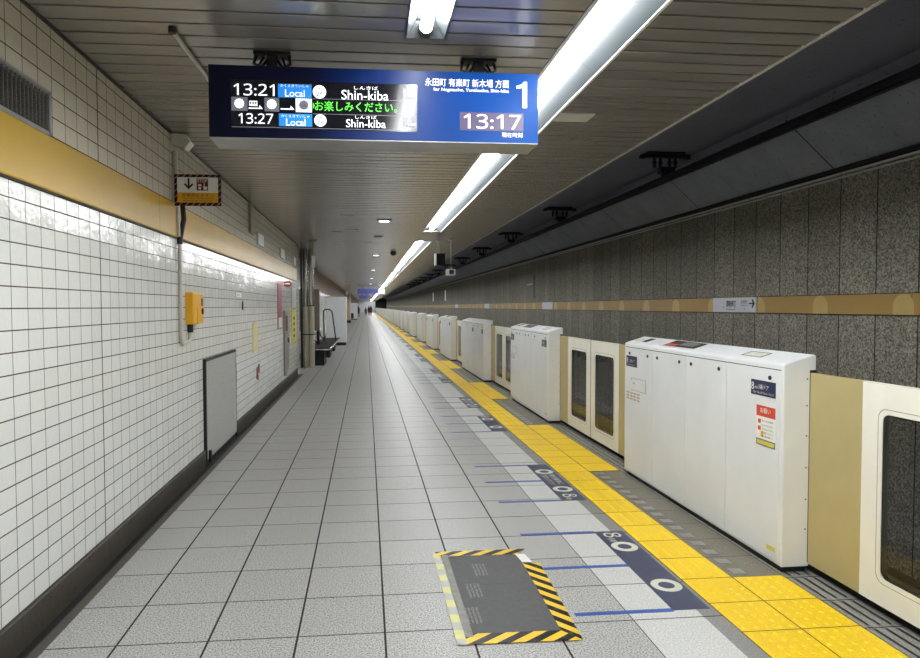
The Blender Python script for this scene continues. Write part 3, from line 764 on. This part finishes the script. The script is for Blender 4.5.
for v0, v1, c in ((.37,.268,0),(.775,.69,.002)):
    bt('Local', .224+c, .282+c, v0, .10, M['lcd_white'], .01, .003); bt('かくえきていしゃ', .21+c, .294+c, v1, .04, M['lcd_white'], 0, .003)
for v, uc in ((.34,.326),(.74,.328)):
    m = MB(); m.disc((U(uc),-.0025,V(v)), (1,0,0), (0,0,1), .036 if v < .5 else .033, 28); o = m.build('station_circle', M['lcd_white'], r, recalc=False)
    text('circle_lettering', 'Y', .019, (U(uc),-.003,V(v)+.016), RX, UZ, M['dark_print'], o, weight=.04); text('circle_lettering', '24', .024, (U(uc),-.003,V(v)-.011), RX, UZ, M['dark_print'], o, weight=.06)
bt('Shin-kiba', .392,.534,.37,.135,M['lcd_white'],.006); bt('しんきば', .43,.502,.268,.05,M['lcd_white'])
bt('Shin-kiba', .405,.525,.77,.115,M['lcd_white'],.006); bt('しんきば', .433,.497,.68,.045,M['lcd_white'])
for v0, v1 in ((.25,.41),(.665,.81)):
    plate(.577,.619,v0,v1,M['lcd_grey'],'car_count_plate'); bt('10', .581,.602,(v0+v1)/2,.09,M['lcd_white'],0,.003); bt('cars',.604,.617,(v0+v1)/2+.03,.03,M['lcd_white'],0,.003)
bt('お楽しみください。', .312,.56,.535,.14,M['lcd_green'],.01)
m = MB(); m.prism([(U(.306),V(.49)),(U(.312),V(.535)),(U(.306),V(.58))], 'y', -.003, -.001); m.build('lettering', M['lcd_green'], r)
for u0, u1, mt in ((.066,.113,'lcd_grey'),(.115,.160,'lcd_black'),(.1625,.206,'lcd_grey'),(.208,.253,'lcd_black'),(.255,.303,'lcd_white')):
    plate(u0,u1,.44,.63,M[mt],'route_tile')
for uc, s_, mt in ((.089,'15','lcd_white'),(.184,'14','lcd_white'),(.279,'13','lcd_grey')):
    m = MB(); m.ring((U(uc),-.0028,V(.53)), (1,0,0), (0,0,1), .018, .026, 24); m.build('route_ring', M[mt], r, recalc=False)
    m = MB(); m.disc((U(uc),-.0026,V(.53)), (1,0,0), (0,0,1), .018, 20); m.build('route_ring', M['lcd_white' if mt == 'lcd_white' else 'lcd_grey'], r, recalc=False)
    text('route_lettering', s_, .014, (U(uc),-.003,V(.54)), RX, UZ, M['dark_print'], r)
m = MB()      # little train and arrows of the route strip
m.box(U(.118),U(.142),-.004,-.002,V(.56),V(.49)); m.box(U(.116),U(.152),-.004,-.002,V(.60),V(.585)); m.prism([(U(.148),V(.545)),(U(.158),V(.60)),(U(.148),V(.60))], 'y', -.004, -.002)
m.build('route_symbol', M['lcd_white'], r)
m = MB(); m.box(U(.210),U(.246),-.004,-.002,V(.60),V(.585)); m.prism([(U(.240),V(.545)),(U(.251),V(.60)),(U(.240),V(.60))], 'y', -.004, -.002)
m.build('route_arrow', M['lcd_white'], r)
m = MB()
for k in range(3): m.box(U(.120+.0075*k),U(.1245+.0075*k),-.0045,-.003,V(.535),V(.505))
m.build('route_symbol', M['lcd_black'], r)
m = MB(); m.box(U(.306),U(.62),-.003,-.001,V(.652),V(.645)); m.box(U(.066),U(.62),-.003,-.001,V(.858),V(.85)); m.box(U(.306),U(.62),-.003,-.001,V(.44),V(.434)); m.build('screen_rule', M['lcd_grey'], r)
bt('永田町 有楽町 新木場 方面', .646,.907,.155,.115,M['lcd_white'],.0); bt('for Nagatacho, Yurakucho, Shin-kiba', .672,.907,.262,.062,M['lcd_white'],.006)
m = MB(); m.prism([(U(.950),V(.49)),(U(.964),V(.49)),(U(.964),V(.115)),(U(.954),V(.115)),(U(.947),V(.155)),(U(.931),V(.175)),(U(.931),V(.215)),(U(.950),V(.20))], 'y', -.0035, -.001); m.build('lettering', M['lcd_white'], r)
plate(.754,.953,.57,.83,M['clock_back'],'clock_panel'); bt('13:17', .765,.945,.70,.21,M['lcd_pink'],.012,.003); bt('現在時刻', .885,.95,.885,.07,M['lcd_white'],0)
for x in (-.515-BX, .65-BX):
    m = MB(); m.box(x-.03,x+.03,.09,.15,0,.09); m.box(x-.10,x+.10,.08,.16,.095,.111)
    for s in (-1, 1):
        m.tube([(x+s*.09,.12,.10),(x+s*.10,.11,.05),(x+s*.06,.10,.03),(x+s*.03,.12,.07)], .009, 8); m.tube([(x+s*.05,.14,.1),(x+s*.075,.10,.03),(x+s*.04,.09,.01)], .007, 8)
    m.build('hanger', M['black'], r)
# two more boards far down the platform
for i, (yy, x0, x1, z0, z1) in enumerate(((47,-.62,1.30,2.42,2.76),(74,-.80,.45,2.40,2.76))):
    r = root('hanging_sign', ((x0+x1)/2, yy, z1), ['small distant blue and white hanging sign below the far ceiling lights', 'smallest blue hanging sign, just behind and below the other distant one'][i], 'hanging sign', 'distant hanging signs')
    hw = (x1-x0)/2; m = MB(); m.box(-hw,hw,0,.25,z0-z1,0); m.build('housing', M['alu'], r)
    m = MB(); m.box(-hw,hw*.55,-.01,.0,z0-z1,0); m.build('blue_face', plain('far_sign_blue', srgb(70,78,140), .4, emit=.4), r)
    m = MB(); m.box(hw*.55,hw,-.01,.0,z0-z1,0); m.build('white_face', M['lcd_white'] if i == 0 else M['lcd_grey'], r)
    for s in (-.6, .6):
        m = MB(); m.tube([(s*hw,.12,0),(s*hw,.12,CEIL-z1)], .02, 8); m.build('hanger', M['black'], r)

# ------------------------------------------------------------------ things on the left wall
r = root('louver_vent', (WL, 2.9, 2.36), 'grey metal louvered vent in the upper left wall', 'vent')
a, b, z = -.55, .575, .222
m = MB(); m.box(0,.02,a,b,0,.02); m.box(0,.02,a,b,z-.02,z); m.box(0,.02,a,a+.025,0,z); m.box(0,.02,b-.025,b,0,z); m.build('vent_frame', M['alu'], r)
m = MB(); m.box(.0,.004,a,b,0,z); m.build('vent_backing', M['black'], r)
m = MB(); yy = a+.04
while yy < b-.03:
    m.prism([(.004,yy),(.018,yy+.004),(.018,yy+.007),(.004,yy+.003)], 'z', .02, z-.02); yy += .036
m.build('louver_slats', M['steel'], r)
# emergency sign on its bracket
SY = 5.56; sx0, sx1, sz0, sz1 = -1.545, -1.175, 2.338, 2.592
r = root('emergency_sign', (sx0, SY, sz0), 'small emergency stop button sign with dark red striped border', 'sign')
w_, h_ = sx1-sx0, sz1-sz0
m = MB(); m.box(0,w_,0,.012,0,h_); m.build('sign_plate', M['hazard_red'], r)
m = MB(); m.box(.024,w_-.024,-.002,.0,h_*.42,h_-.024); m.build('white_field', M['white_print'], r)
m = MB(); m.box(.024,w_-.024,-.002,.0,.026,h_*.42); m.build('yellow_field', M['yellow_print'], r)
m = MB(); x = .115; m.box(x-.007,x+.007,-.0035,-.002,.15,.222); m.prism([(x-.038,.172),(x-.028,.182),(x,.153),(x+.028,.182),(x+.038,.172),(x,.132)], 'y', -.0035, -.002); m.build('arrow_mark', M['dark_print'], r)
m = MB(); m.box(.178,.268,-.0035,-.002,.124,.22); st = m.build('stop_pictogram', M['maroon'], r)
text('stop_lettering', 'STOP', .026, (.223,-.0035,.202), RX, UZ, M['white_print'], st, width=.078, weight=.02)
m = MB(); m.box(.19,.215,-.005,-.003,.158,.175); m.box(.192,.213,-.005,-.003,.132,.152); m.tube([(.238,-.004,.182),(.238,-.004,.15)], .004, 6); m.prism([(.228,.155),(.262,.155),(.258,.130),(.234,.130)], 'y', -.005, -.003); m.build('hand_symbol', M['white_print'], st)
text('sign_lettering', '非常停止ボタン', .030, (w_/2,-.002,.085), RX, UZ, M['brown'], r, width=.25, weight=.01)
text('sign_lettering', 'Emergency Train Stop Button', .012, (w_/2,-.002,.06), RX, UZ, M['dark_print'], r, width=.25); text('sign_lettering', '緊急停止按钮   비상정지버튼', .012, (w_/2,-.002,.04), RX, UZ, M['dark_print'], r, width=.23)
m = MB(); m.box(-.03,.02,.012,.03,.02,h_-.02); m.build('wall_bracket', M['conduit'], r)
r = root('wall_conduit', (WL, 5.65, 1.2), 'pale vertical conduit on the left wall leading down to the yellow button box', 'conduit')
m = MB(); m.tube([(.02,-.03,1.59),(.02,0,1.2),(.02,.02,.9)], .019, 10); m.build('upper_pipe', M['conduit'], r)
m = MB(); m.tube([(.022,.0,1.20),(.05,.06,1.16),(.05,.09,1.05),(.022,.06,.88),(.022,.06,.84)], .022, 10); m.build('flexible_sleeve', M['dark_metal'], r)
m = MB(); m.tube([(.02,.06,.86),(.02,.07,.05),(.02,.08,.02),(.02,.12,.005),(.02,.30,.015),(.02,.34,.03),(.02,.35,.08),(.02,.35,.105)], .016, 10); m.build('lower_pipe', M['conduit'], r)
m = MB(); m.tube([(.02,.352,.09),(.02,.352,.163)], .026, 12); m.build('black_gland', M['black'], r)
r = root('camera_bracket_box', (WL+.02, 5.62, 2.86), 'small beige tilted junction box at the top of the left wall', 'junction box')
m = MB(); m.prism([(-.02,-.02),(.09,-.055),(.13,.0),(.10,.055),(-.02,.065)], 'y', -.06, .06); m.build('box_body', M['conduit'], r, bevel=.004)
m = MB(); m.prism([(.085,-.058),(.135,.0),(.14,-.004),(.09,-.063)], 'y', -.06, .06); m.build('box_cover', M['white_print'], r)
r = root('emergency_button_box', (WL, 5.92, 1.365), 'yellow emergency button box on the white tiled wall', 'button box')
m = MB(); m.box(0,.055,.10,.42,0,.27); m.build('box_body', M['box_yellow'], r, bevel=.006)
m = MB(); m.box(0,.07,0,.10,-.002,.28); m.build('handset_cradle', M['box_yellow'], r, bevel=.01)
m = MB(); m.box(.05,.062,.18,.31,.0,.15); m.build('flap', M['box_yellow'], r, bevel=.003)
m = MB(); m.tube([(.055,.375,.11),(.066,.375,.11)], .028, 16); m.build('red_button', M['maroon'], r)
m = MB(); m.box(.055,.057,.34,.41,.16,.23); m.build('label_plate', M['brown'], r)
r = root('access_hatch', (WL, 6.52, 0), 'speckled grey access hatch at the foot of the left wall', 'hatch')
m = MB(); m.box(0,.026,.02,1.47,.03,.985); m.build('hatch_panel', M['hatch'], r, bevel=.002)
m = MB(); m.box(0,.03,-.01,1.49,.985,1.01); m.box(0,.028,-.01,.02,-.02,.985); m.box(0,.028,1.47,1.49,-.02,.985); m.box(0,.012,.02,1.47,-.02,.03); m.build('hatch_frame', M['dark_metal'], r)
m = MB(); m.box(.028,.05,.06,.11,-.0,.11); m.build('hatch_stop', M['black'], r)
def simple(name, y0, y1, z0, z1, mat, label, cat, d=.012, group=None, x=None):
    m = MB(); m.box(0, d, 0, y1-y0, 0, z1-z0); o = m.build(name, mat, loc=((WL if x is None else x), y0, z0)); tag(o, label, cat, group); return o
o = simple('tactile_wall_plate', 8.12, 8.46, 1.635, 1.685, M['white_print'], 'tiny white wall plate with small dark lettering right of the yellow box', 'plate')
text('plate_lettering', '3番線 →', .03, (.0125,.17,.025), (0,1,0), (0,0,1), M['dark_print'], o, width=.26)
for vtx in ():
    pass
m = MB(); m.disc((.008,0,0),(0,1,0),(0,0,1),.03,20); m.tube([(0,0,0),(.008,0,0)], .03, 20)
m2 = MB(); m2.prism([(.034*math.cos(a), .058*math.sin(a)) for a in [2*math.pi*k/24 for k in range(24)]], 'x', 0, .01)
tag(m2.build('keyhole_cover', M['dark_metal'], loc=(WL, 8.59, 1.53)), 'small dark oval keyhole cover on the left wall tiles', 'cover')
simple('evacuation_strip', 9.31, 9.66, .885, 1.29, M['pale_yellow'], 'pale yellow upright plate on the left wall past the hatch', 'plate')
r = root('brown_wall_mark', (WL, 9.6, .45), 'small brown and orange mark low on the left wall past the hatch', 'sticker')
m = MB(); m.box(0,.004,0,.12,.03,.2); m.box(0,.004,.12,.20,0,.08); m.box(0,.004,.15,.3,.1,.23); m.build('sticker_film', M['brown'], r)
simple('upper_wall_panel', 9.11, 9.40, 2.515, 2.918, plain('grey_green', srgb(150,148,132), .5), 'narrow grey panel hanging below the ceiling on the left wall', 'panel', .03)
for i, (a, b) in enumerate(((9.75,10.35),(12.3,12.95),(14.5,14.95))):
    r = root('wall_notice_light', (WL, a, 2.40), 'small pale lit plate above the gold band, %s from the camera' % ORD[i], 'plate', 'pale plates above the gold band')
    m = MB(); m.box(0,.015,0,b-a,.02,.2); m.build('plate_case', M['alu'], r); m = MB(); m.box(.015,.017,.08,b-a-.03,.03,.19); m.build('plate_face', M['white_panel'], r)
o = simple('magenta_poster', 11.92, 12.46, 1.12, 1.93, M['magenta'], 'tall narrow magenta poster on the left wall', 'poster')
m = MB(); m.box(.012,.014,.02,.52,.02,.2); q = m.build('poster_foot', M['white_print'], o)
r = root('red_arm_sign', (WL, 12.9, 1.98), 'tiny red curved sign sticking out of the left wall above the cabinet', 'sign')
m = MB(); m.tube([(0,0,0),(.10,0,.02),(.14,0,-.02),(.10,0,-.06),(0,0,-.05)], .02, 8); m.build('sign_arm', M['red_print'], r)
r = root('fire_hose_cabinet', (WL, 12.72, .2), 'narrow grey fire equipment cabinet door set in the left wall', 'cabinet')
m = MB(); m.box(0,.025,0,.70,0,1.24); m.build('cabinet_door', plain('cab_grey', srgb(138,136,126), .4, metal=.3), r, bevel=.003)
m = MB(); m.box(.025,.027,.14,.5,.85,1.14); m.build('red_label', M['maroon'], r); m = MB(); m.tube([(.025,.5,.66),(.045,.5,.66)], .05, 14); m.build('cabinet_knob', M['dark_print'], r)
o = simple('yellow_poster', 14.06, 14.9, .74, 1.46, M['lemon'], 'yellow upright poster near the end of the tiled wall', 'poster'); 
m = MB()
for z in (.12,.25,.38,.5): m.box(.012,.014,.3,.55,z,z+.06)
m.build('poster_lettering', M['dark_print'], o)
simple('grey_poster', 14.12, 14.95, 1.50, 1.93, plain('poster_grey', srgb(176,178,172), .4), 'pale grey notice above the yellow poster', 'poster')

# pillar of pipes at the wall's end
r = root('pipe_column', (-1.42, 16.55, 0), 'cream and steel pipe column at the end of the tiled wall', 'column')
for x, rr, nm_ in ((-.075,.065,'rear_pipe'),(.065,.07,'front_pipe')):
    m = MB(); m.tube([(x,0,0),(x,0,1.55)], rr, 18); m.build(nm_, plain('pipe_cream', srgb(176,170,150), .35, noise=.12), r)
    m = MB(); m.tube([(x,.0,1.55),(x,.0,CEIL)], rr*.92, 18); m.build(nm_+'_upper', M['steel'], r)
m = MB(); m.box(-.20,-.15,.0,.08,0,CEIL); m.build('dark_channel', M['dark_metal'], r)
for z in (.82, 1.53):
    m = MB(); m.tube([(-.075,0,z),(-.075,0,z+.025)], .074, 16); m.tube([(.065,0,z),(.065,0,z+.025)], .078, 16); m.build('pipe_strap', M['black'], r)
# hanging speaker rod
def hanging(loc, drop, label):
    r = root('hanging_speaker', loc, label, 'hanging box', 'small white boxes hanging on rods')
    m = MB(); m.box(-.09,.09,-.06,.06,-.03,0); m.build('ceiling_plate', M['conduit'], r)
    m = MB(); m.tube([(0,0,-.03),(0,0,-drop)], .010, 8); m.build('rod', M['conduit'], r)
    m = MB(); m.box(-.035,.035,-.05,.05,-drop-.24,-drop); m.build('box_body', M['white_print'], r, bevel=.004)
hanging((-1.12, 14.3, CEIL), .33, 'small white box hanging on a rod from the ceiling in front of the pipe column')
hanging((-1.15, 40, CEIL), .45, 'tiny white box hanging from the ceiling beyond the white partition')
# bench
r = root('platform_bench', (-1.35, 17.0, 0), 'black metal platform bench with bent armrest behind the pipe column', 'bench')
m = MB()
for k in range(9): m.box(-.12+.058*k,-.12+.058*k+.04,0,6.5,.40,.425)
for k in range(5): m.box(-.12,.40,1.2*k+.2,1.2*k+.26,.375,.40)
m.build('seat', M['black'], r)
m = MB(); m.tube([(-.12,0,.41),(.40,0,.41),(.42,.05,.41),(.42,6.5,.41),(.38,6.55,.41)], .016, 8); m.build('seat_rim', M['steel'], r)
for yy in (.5, 3.2, 6.0):
    m = MB(); m.box(-.05,.25,yy,yy+.10,0,.05); m.box(.05,.13,yy,yy+.1,.0,.40); m.box(-.10,.26,yy-.35,yy+.6,.0,.34); m.build('leg', M['rubber'], r)
m = MB(); m.tube([(-.28,.2,.72),(-.28,6.4,.72)], .07, 12); m.build('backrest_roll', M['alu'], r)
m = MB()
for yy in (.4, 3.2, 6.0): m.tube([(-.12,yy,.41),(-.22,yy,.5),(-.28,yy,.72)], .02, 8)
m.build('back_bracket', M['black'], r)
for yy in (4.6,):
    m = MB(); m.tube([(-.02,yy,.42),(-.03,yy,1.38),(.02,yy,1.43),(.16,yy,1.43),(.24,yy,1.36),(.30,yy,.9),(.36,yy,.42)], .022, 10); m.build('armrest', M['black'], r)
m = MB(); m.box(-.08,.0,2.2,2.30,.0,1.72); m.build('upright_post', M['black'], r)
# tan board behind pillar and white partition
m = MB(); m.box(0,.61,0,.08,0,1.18); m.box(-.0,.05,.0,.5,.1,.2); o = m.build('tan_wall_board', M['tan'], loc=(-1.94, 19.0, .83)); tag(o, 'brown grey upright board standing out from the wall above the bench', 'board')
r = root('white_partition', (-1.18, 26, 0), 'tall plain white partition panel standing across the platform side', 'partition')
m = MB(); m.box(-.385,.39,0,.9,.12,1.9); m.build('panel', M['white_panel'], r, bevel=.01)
m = MB(); m.box(-.36,.37,.03,.87,0,.12); m.build('dark_foot', M['black'], r)
r = root('wall_pier', (-1.95, 62, 0), 'distant cream wall pier with dark foot behind the white partition', 'pier')
m = MB(); m.box(0,.42,0,3,.25,2.9); m.build('pier_shaft', M['pier'], r); m = MB(); m.box(0,.44,-.02,3.02,0,.25); m.build('pier_foot', M['rubber'], r)
r = root('vending_machine', (-1.9, 78, 0), 'distant white cabinet standing by the left wall past the cream pier', 'cabinet')
m = MB(); m.box(0,.85,0,1.2,.1,1.95); m.build('machine_body', M['white_panel'], r); m = MB(); m.box(0.05,.8,.05,1.15,0,.1); m.build('machine_foot', M['black'], r)
m = MB(); m.box(.1,.4,-.02,0,.15,.75); m.build('dark_hatch', M['black'], r)

# ------------------------------------------------------------------ ceiling fittings
r = root('ceiling_rod', (-.97, 3.5, CEIL), 'thin pale rod with a dark end fixed under the ceiling left of the departure board', 'rod')
m = MB(); m.tube([(0,.02,-.015),(.012,.75,-.015)], .013, 10); m.build('rod_body', M['conduit'], r); m = MB(); m.tube([(0,0,0),(0,0,-.03)], .02, 10); m.build('dark_end', M['black'], r)
m = MB(); m.box(-.13,.13,-.10,.10,-.006,0); tag(m.build('ceiling_hatch', plain('hatch_grey', srgb(214,210,206), .4), loc=(1.56,4.88,CEIL)), 'pale square hatch plate in the ceiling right of the departure board', 'ceiling plate')
m = MB(); m.tube([(0,0,0),(0,0,-.01)], .09, 24); tag(m.build('ceiling_speaker', M['slat'], loc=(1.83,5.55,CEIL)), 'round grey ceiling speaker right of the departure board', 'speaker')
m = MB(); m.tube([(0,0,0),(0,0,-.04),(0,0,-.10)], [.07,.09,.04], 16); tag(m.build('smoke_detector', M['black'], loc=(.70,17.1,CEIL)), 'small dark dome detector on the ceiling left of the trough light', 'detector')
sx = [(-.55,12.6),(-.25,12.3),(-.62,14.9),(.05,14.6),(-.3,10.4)]
for i, (x, yy) in enumerate(sx):
    m = MB(); m.box(-.10,.10,-.02,.02,-.008,0) ; o = m.build('ceiling_clip', M['alu'], loc=(x,yy,CEIL)); o.rotation_euler = (0,0,[.5,0,.9,.2,.4][i]); tag(o, 'small bright metal strip stuck on the slatted ceiling over the bench side', 'clip', 'bright strips on the ceiling')
for kind, x, yy, drop, lab in (('monitor', 1.56, 14.2, .28, 'black hanging gate monitor box with pale side near the trough light'), ('cam', 1.80, 14.0, .62, 'white framed hanging camera on a long rod right of the black monitor')):
    r = root('hanging_camera', (x, yy, CEIL), lab, 'hanging camera')
    m = MB(); m.tube([(0,0,0),(0,0,-drop)], .018, 10); m.build('rod', M['alu'], r)
    m = MB(); m.tube([(0,0,0),(0,0,-.02)], .05, 14); m.build('ceiling_flange', M['alu'], r)
    if kind == 'monitor':
        m = MB(); m.box(-.05,.13,-.08,.12,-drop-.24,-drop); m.build('monitor_body', M['void'], r, bevel=.005); m = MB(); m.box(-.085,-.05,-.05,.14,-drop-.25,-drop+.005); m.build('pale_side', M['white_print'], r)
    else:
        m = MB(); m.tube([(-.03,0,-drop+.08),(.03,0,-drop+.08)], .03, 8); m.build('swivel', M['black'], r)
        m = MB(); m.box(-.09,.09,-.06,.25,-drop-.13,-drop); m.build('camera_housing', M['white_print'], r, bevel=.01); m = MB(); m.box(-.045,.055,-.068,-.055,-drop-.11,-drop-.02); m.build('camera_window', M['black'], r)

# ------------------------------------------------------------------ overhead conductor over the track
m = MB(); m.prism([(-.05,.088),(.05,.088),(.05,.085),(.012,.08),(.012,.03),(.03,0),(-.03,0),(-.012,.03),(-.012,.08),(-.05,.085)], 'y', Y0, Y1)
tag(m.build('overhead_conductor_rail', M['rail_dark'], loc=(4.40,0,3.33)), 'dark rigid overhead conductor rail running along above the track', 'conductor rail')
m = MB(); m.tube([(0,Y0,0),(0,Y1,0)], .03, 8); tag(m.build('feeder_cable', M['rail_dark'], loc=(4.80,0,3.58)), 'dark thick feeder cable along the tunnel roof behind the conductor rail', 'cable')
m = MB(); m.tube([(0,Y0,0),(0,Y1,0)], .035, 8); tag(m.build('wall_cable', M['rail_dark'], loc=(5.40,0,3.06)), 'dark cable lying on the ledge on top of the track wall', 'cable')
def bracket(yy, label, group):
    r = root('conductor_bracket', (4.38, yy, 3.76), label, 'insulator bracket', group)
    m = MB(); m.box(-.36,.36,-.05,.05,-.075,-.03); m.box(-.28,.28,-.07,.07,-.03,0); m.box(-.38,-.30,-.03,.03,-.09,-.05); m.box(.30,.38,-.03,.03,-.09,-.05); m.build('top_plate', M['rail_dark'], r)
    for x in (-.16,-.07,.07,.16):
        m = MB(); m.tube([(x,0,-.075),(x,0,-.12),(x,0,-.13),(x,0,-.16),(x,0,-.17),(x,0,-.22)], [.02,.02,.03,.03,.02,.02], 10); m.build('insulator', M['rail_dark'], r)
    m = MB(); m.box(-.09,.13,-.06,.06,-.30,-.22); m.box(-.03,.07,-.06,.06,-.338,-.3); m.build('rail_clamp', M['rail_dark'], r)
    return r
br = bracket(9.4, 'dark insulator bracket over the track, the largest, right of the departure board', 'conductor brackets')
i = 0; yy = 14.7
while yy < 70:
    i += 1
    copy_thing(br, (4.38, yy, 3.76), 'dark insulator bracket over the track, %s from the camera' % ORD[i] if i < 6 else 'far small insulator bracket over the track', 'conductor brackets' if i < 6 else 'far conductor brackets'); yy += 5.1
for x in (3.75, 4.82):
    m = MB(); m.prism([(-.06,0),(.06,0),(.06,.01),(.01,.025),(.01,.10),(.035,.11),(.035,.14),(-.035,.14),(-.035,.11),(-.01,.10),(-.01,.025),(-.06,.01)], 'y', Y0, Y1)
    tag(m.build('track_rail', M['steel'], loc=(x,0,-1.15)), 'steel running rail on the track bed, %s one' % ('platform side' if x < 4 else 'far wall side'), 'rail', 'running rails')

# station name sign on the far wall's band
def station_sign(yc, label, detail):
    r = root('station_name_sign', (WR-.016, yc, 1.415), label, 'station sign', 'station name signs on the track wall')
    m = MB(); m.box(-.02,0,-.56,.56,-.0,.215); m.build('sign_case', M['conduit'], r, bevel=.003)
    m = MB(); m.box(-.022,-.019,-.545,.545,.01,.205); m.build('sign_face', plain('sign_lilac', srgb(206,206,216), .4), r)
    if detail:
        X = -.023
        text('sign_lettering', '麹町', .10, (X,.05,.125), YR, UZ, M['dark_print'], r, width=.26, weight=.02)
        text('sign_lettering', 'Kojimachi', .035, (X,.05,.04), YR, UZ, M['dark_print'], r, width=.24, weight=.01)
        text('sign_lettering', '永田町', .05, (X,-.28,.15), YR, UZ, M['dark_print'], r, width=.17, weight=.01)
        text('sign_lettering', 'Nagatacho', .025, (X,-.28,.10), YR, UZ, M['dark_print'], r, width=.15)
        m = MB(); m.box(X-.001,X,-.50,-.40,.117,.135); m.prism([(-.535,.126),(-.49,.185),(-.465,.185),(-.49,.126),(-.465,.067),(-.49,.067)], 'x', X-.001, X); m.build('arrow_mark', M['dark_print'], r)
        text('sign_lettering', '15', .03, (X,.25,.07), YR, UZ, M['dark_print'], r); text('sign_lettering', 'Y', .03, (X,.25,.15), YR, UZ, M['grey_print'], r)
        text('sign_lettering', '16', .025, (X,-.29,.05), YR, UZ, M['dark_print'], r)
    return r
station_sign(9.06, 'white station name sign with black arrow on the gold band of the track wall', True)
for i, yy in enumerate((18.9, 28.6, 38.4)):
    station_sign(yy, 'small white station sign on the track wall band, %s farther one' % ORD[i], False)
r = root('wall_box', (WR, 21.0, 1.78), 'grey upright equipment cover on the track wall above the band', 'equipment cover')
m = MB(); m.box(-.03,0,-.5,.5,0,.72); m.build('cover_plate', plain('cover_grey', srgb(120,118,108), .6, noise=.1), r); m = MB(); m.box(-.04,-.03,-.35,.35,.42,.46); m.build('cover_handle', M['conduit'], r)
for i, yy in enumerate((52, 44)):
    m = MB(); m.box(-.06,0,-.1,.1,0,.7); tag(m.build('tunnel_lamp', plain('tl', srgb(200,200,190), .5, emit=.3), loc=(WR, yy, 1.9)), 'tiny pale upright lamp on the far track wall, %s one' % ('farther' if i == 0 else 'nearer'), 'lamp')

# ------------------------------------------------------------------ people far down the platform
def person(loc, h, coat, label, stride=.12, lean=0, face=0):
    r = root('person', loc, label, 'person'); r.rotation_euler = (0,0,face); k = h/1.7
    V_ = [(0,0,.95),(0,0,1.15),(0,0,1.36),(0,0,1.47),(0,0,1.56),(0,-.01,1.64),
          (.17,0,1.38),(.21,.03,1.12),(.22,-.04,.88),(-.17,0,1.38),(-.21,-.03,1.12),(-.22,.04,.88),
          (.09,0,.90),(.10,stride*.5,.48),(.10,stride,.08),(.10,stride-.12,.03),(-.09,0,.90),(-.10,-stride*.5,.48),(-.10,-stride,.08),(-.10,-stride-.12,.03)]
    Rr = [.15,.14,.15,.06,.085,.095,.06,.045,.035,.06,.045,.035,.09,.06,.045,.04,.09,.06,.045,.04]
    Ed = [(0,1),(1,2),(2,3),(3,4),(4,5),(2,6),(6,7),(7,8),(2,9),(9,10),(10,11),(0,12),(12,13),(13,14),(14,15),(0,16),(16,17),(17,18),(18,19)]
    me = bpy.data.meshes.new('body'); me.from_pydata([(a*k,b*k,c*k) for a, b, c in V_], Ed, []); me.materials.append(coat)
    o = bpy.data.objects.new('body', me); COL.objects.link(o); o.parent = r
    sk = o.modifiers.new('skin', 'SKIN'); o.modifiers.new('sub', 'SUBSURF').levels = 1
    for i, v in enumerate(me.skin_vertices[0].data): v.radius = (Rr[i]*k, Rr[i]*k*.8); v.use_root = (i == 0)
    m = MB(); m.tube([(0,.02*k,1.56*k),(0,.01*k,1.62*k),(0,.01*k,1.69*k),(0,.01*k,1.73*k)], [.07*k,.10*k,.09*k,.03*k], 12); m.build('hair', M['hair'], r)
    m = MB(); m.tube([(0,-.09*k,1.57*k),(0,-.10*k,1.64*k)], [.045*k,.05*k], 10); m.build('face', M['skin'], r)
    m = MB(); m.tube([(0,0,.55*k),(0,0,.95*k),(0,0,1.40*k)], [.22*k,.19*k,.2*k], 12); m.build('coat', coat, r)
    return r
person((.72,108,0), 1.68, M['coat_dark'], 'far person in dark clothes walking nearest the yellow strip')
person((.42,112,0), 1.62, M['coat_red'], 'far person in dark red clothes walking beside the one in dark', -.1)
person((-.10,104,0), 1.42, M['coat_grey'], 'far shorter person in grey walking at the platform middle')
person((-1.15,96,0), 1.65, M['coat_dark'], 'far person in black near the left wall cabinets', .05)
person((-1.55,88,0), 1.6, M['coat_grey'], 'far person standing close to the left wall', .02)
